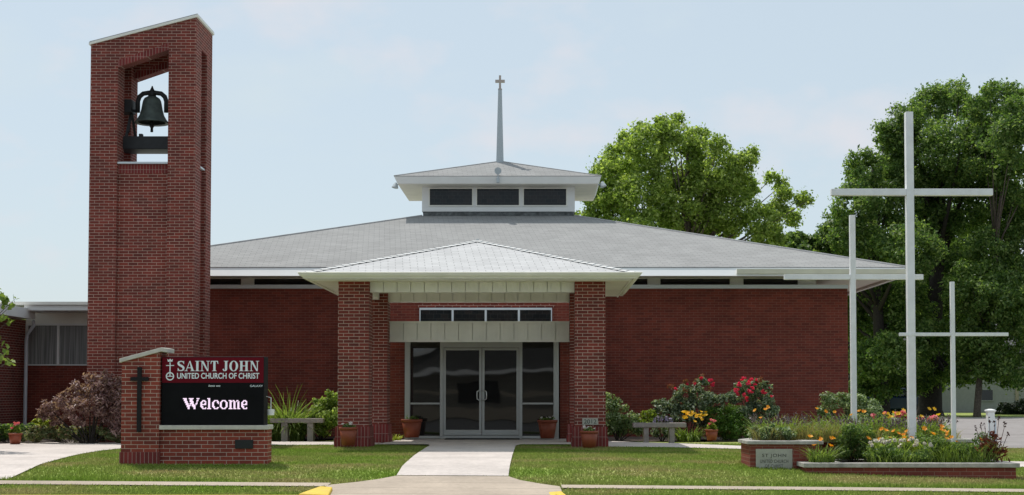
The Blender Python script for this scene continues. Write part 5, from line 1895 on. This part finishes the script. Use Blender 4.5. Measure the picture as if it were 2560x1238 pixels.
tree('shade_tree', 'large green tree with a pale straight trunk at the right edge', 'tree', 2443, 68, 1045, .17,
     [(2500, 250, 52), (2530, 340, 75), (2480, 360, 70), (2550, 450, 85), (2490, 520, 85), (2560, 600, 85), (2470, 640, 80), (2500, 740, 85), (2560, 780, 85), (2430, 720, 70), (2440, 820, 75), (2520, 860, 62), (2420, 900, 40), (2490, 905, 44), (2550, 915, 44), (2400, 940, 28), (2480, 935, 28), (2520, 950, 26), (2455, 925, 30), (2550, 950, 30), (2450, 860, 50), (2475, 225, 24), (2535, 235, 30), (2555, 290, 60), (2450, 270, 40), (2620, 500, 120), (2640, 750, 120), (2620, 350, 100)],
     115000, .15, 'leaf_dark', 'bark', 1.4, group='large shade trees right of the church', subs=42, subr=.28, place=.86, fuzz=.13)
# dense wood far behind
bl = []
for i in range(26):
    bl.append((14 + i * 1.7, 96 + (i % 3) * 2, 2.6 + (i % 4) * 1.5, 2.9))
    bl.append((14 + i * 1.7, 97, 7.5 + (i % 3), 2.9))
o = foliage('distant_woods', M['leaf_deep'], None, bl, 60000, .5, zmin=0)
tag(o, 'dark shady mass of woods closing the view behind the large trees', 'woods', kind='stuff')

# branch reaching in at the left edge
tb = [(-30, 740, 40), (10, 755, 22), (30, 762, 14), (0, 790, 22), (20, 805, 16), (-15, 830, 26), (12, 865, 14), (5, 893, 16), (25, 905, 12), (-25, 890, 30), (40, 745, 8), (15, 880, 10), (-120, 700, 90), (-200, 780, 100), (-140, 850, 80), (-60, 800, 40), (-250, 650, 110), (-10, 735, 20)]
tree('linden_tree', 'leafy tree at the left edge with heart shaped leaves', 'tree', -170, 26.6, 1125, .10, tb, 2600, .105, 'leaf_light', 'bark', .25, aspect=.8, droop=.6, subs=12)

# ------------------------------------------------------------------ house, car, hedge in the back
YHS = 84
hx0, hx1 = PX(2284, 1000, YHS), PX(2640, 1000, YHS)
hs = empty('white_house', ((hx0 + hx1) / 2, YHS, 0), 'white house with lap siding glimpsed under the trees', 'house')
zt_h = PZ(895, YHS)
b = MB()
nr = 30
for i in range(nr):
    z0_, z1_ = 0 + (zt_h) * i / nr, (zt_h) * (i + 1) / nr
    b.hexa([(hx0, YHS - .025, z0_), (hx1, YHS - .025, z0_), (hx1, YHS + 8, z0_), (hx0, YHS + 8, z0_), (hx0, YHS, z1_), (hx1, YHS, z1_), (hx1, YHS + 8, z1_), (hx0, YHS + 8, z1_)])
b.build('wall', M['house_white'], hs)
MB().hexa([(hx0 - .4, YHS - .5, zt_h), (hx1 + .4, YHS - .5, zt_h), (hx1 + .4, YHS + 8.5, zt_h), (hx0 - .4, YHS + 8.5, zt_h), (hx0 - .4, YHS + 3.9, zt_h + 2.2), (hx1 + .4, YHS + 3.9, zt_h + 2.2), (hx1 + .4, YHS + 4.1, zt_h + 2.2), (hx0 - .4, YHS + 4.1, zt_h + 2.2)]).build('roof', M['house_roof'], hs)
wa, wb = PX(2453, 990, YHS), PX(2481, 990, YHS)
wza, wzb = PZ(1001, YHS), PZ(975, YHS)
fr = MB()
fr.box(wa - .06, wb + .06, YHS - .07, YHS - .03, wzb, wzb + .06).box(wa - .06, wb + .06, YHS - .07, YHS - .03, wza - .06, wza).box(wa - .06, wa, YHS - .07, YHS - .03, wza, wzb).box(wb, wb + .06, YHS - .07, YHS - .03, wza, wzb)
wn = fr.build('window', M['house_white'], hs)
MB().box(wa, wb, YHS - .055, YHS - .04, wza, wzb).build('pane', M['glass'], wn)
hcb = PX(2542, 1000, YHS)
MB().box(hcb - .10, hcb + .10, YHS - .06, YHS - .026, 0, zt_h - .01).build('corner_board', M['tan_house'], hs)
shb = [(2515, 1025, 22), (2545, 1022, 24), (2575, 1020, 26), (2500, 1036, 16), (2530, 1040, 20)]
e = empty('hedge_bush', (PX(2530, 1040, 76), 76, 0), 'dark rounded bush in front of the white house', 'bush')
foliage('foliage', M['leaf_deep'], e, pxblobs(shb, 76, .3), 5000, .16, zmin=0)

for k_, (pxs, lab) in enumerate((([(2120, 1000, 40), (2150, 970, 46), (2165, 1015, 40), (2135, 1030, 30)], 'tall dark bush added as shade beside the church corner, behind the flower bed'), ([(2195, 960, 40), (2230, 975, 42), (2260, 960, 40), (2215, 1005, 36), (2255, 1010, 36), (2185, 1015, 30), (2285, 985, 26)], 'dark thicket added as deep shade behind the parked car'))):
    xb_ = PX(pxs[0][0], 1000, 83)
    e = empty('dark_bush', (xb_, 83, 0), lab, 'bush')
    foliage('foliage', M['leaf_deep'], e, pxblobs(pxs, 83, .4), 9000, .22, zmin=0)  # bushes added to fill the darkness below the tree crowns
YCR = 78
cx0 = PX(2235, 1030, YCR)
car = empty('parked_car', (cx0, YCR, 0), 'dark blue car parked in deep shade under the trees', 'car')
L_, h1, h2 = 2.1, .95, 1.42
body = [(-L_, .28), (L_, .28), (L_ + .05, .6), (L_ - .1, .82), (1.1, h1), (-1.5, h1), (-L_, .88), (-L_ - .04, .55)]
MB().prism_xz([(cx0 + u, v) for u, v in body], YCR - .85, YCR + .85).build('body', M['car_blue'], car, bevel=.06)
MB().prism_xz([(cx0 + u, v) for u, v in [(-1.6, h1 + .001), (1.05, h1 + .001), (.45, h2), (-1.05, h2)]], YCR - .72, YCR + .72).build('cabin', M['car_blue'], car, bevel=.06)
MB().prism_xz([(cx0 + u, v) for u, v in [(-1.35, h1 + .05), (.85, h1 + .05), (.38, h2 - .08), (-.98, h2 - .08)]], YCR - .728, YCR - .7205).build('window', M['glass'], car)
for u in (-1.3, 1.3):
    wl = MB()
    wl.tube([(cx0 + u, YCR - .9, .32), (cx0 + u, YCR - .68, .32)], .32, 20)
    wo = wl.build('wheel', M['tyre'], car)
    MB().tube([(cx0 + u, YCR - .915, .32), (cx0 + u, YCR - .901, .32)], .18, 16).build('rim', M['chrome'], wo)

# ------------------------------------------------------------------ across the street (seen in the glass doors)
ah = empty('street_house', (1.0, -22, -.5), 'house across the street mirrored in the glass doors', 'house')
MB().box(-9, 11, -30, -22, -.5, 2.6).build('wall', M['tan_house'], ah)
b = MB()
b.prism_xz([(-9.8, 2.6), (11.8, 2.6), (1, 7.2)], -30.5, -21.5)
b.build('roof', M['house_roof'], ah)
b = MB()
for s_ in (-1, 1):
    b.hexa([(1 + s_ * 10.9, -21.49, 2.45), (1, -21.49, 7.1), (1, -21.3, 7.1), (1 + s_ * 10.9, -21.3, 2.45), (1 + s_ * 10.9, -21.49, 2.75), (1, -21.49, 7.4), (1, -21.3, 7.4), (1 + s_ * 10.9, -21.3, 2.75)])
b.box(-9.8, 11.8, -21.4, -21.2, 2.35, 2.6)
b.build('eave_trim', M['white'], ah)
for u in (-5, 4):
    MB().box(u, u + 2.5, -21.99, -21.9, .6, 1.9).build('window', M['glass'], ah)
for (tx, ty, lab) in ((-13, -34, 'street tree left of the house across the road'), (15, -36, 'street tree right of the house across the road')):
    e = empty('street_tree', (tx, ty, -.5), lab, 'tree')
    bl = [(tx + RNG.normal() * 2.5, ty + RNG.normal() * 2, 5.5 + RNG.random() * 5, 2.6) for _ in range(9)]
    foliage('crown', M['leaf_dark'], e, bl, 5000, .5)
    MB().tube([(tx, ty, -.6), (tx, ty, 5), (tx, ty, 9)], [.35, .3, .1], 10).build('trunk', M['bark'], e)

# ------------------------------------------------------------------ grass blades on the lawn
BLD = [np.array([(tw_x0, TY0), (tw_x1, TY0), (tw_x1, TY1), (tw_x0, TY1)]), np.array(grow(hp, .0)), np.array(grow(lpn, .0)), np.array([(p0, YS), (b1, YS), (b1, YS + .45), (p0, YS + .45)])]
for (x, y) in cols:
    BLD.append(np.array([(x, y), (x + colw, y), (x + colw, y + colw), (x, y + colw)]))


def inside(px_, py_, poly):
    r = np.zeros(len(px_), bool)
    n = len(poly)
    j = n - 1
    for i in range(n):
        xi, yi = poly[i]
        xj, yj = poly[j]
        c = ((yi > py_) != (yj > py_)) & (px_ < (xj - xi) * (py_ - yi) / (yj - yi + 1e-12) + xi)
        r ^= c
        j = i
    return r


def lawn_blades():
    n = 300000
    gx_ = RNG.random(n) * 22 - 11
    gy_ = 19.75 + RNG.random(n) ** 1.25 * 10.3
    ok = np.abs(gx_ - .3) < gy_ * .40
    for q in POLYS + BLD:
        ok &= ~inside(gx_, gy_, q)
    gx_, gy_ = gx_[ok], gy_[ok]
    z = gz(gx_, gy_) - .012
    k = len(gx_)
    h = .026 + .024 * RNG.random(k)
    # longer, untrimmed fringe along the sidewalk edge
    h *= 1 + .8 * np.exp(-((gy_ - 21.40) / .10) ** 2)
    a = RNG.random(k) * 2 * math.pi
    wdt = .008 + .005 * RNG.random(k)
    ln = (RNG.random((k, 2)) - .5) * .06
    b0_ = np.stack([gx_ - np.cos(a) * wdt, gy_ - np.sin(a) * wdt, z], 1)
    b1_ = np.stack([gx_ + np.cos(a) * wdt, gy_ + np.sin(a) * wdt, z], 1)
    tp = np.stack([gx_ + ln[:, 0], gy_ + ln[:, 1], z + h], 1)
    o = mesh_np('lawn_grass', np.stack([b0_, b1_, tp], 1).reshape(-1, 3), 3, M['grass_blade'])
    tag(o, 'short mown grass blades covering the front lawn', 'grass', kind='stuff')


lawn_blades()
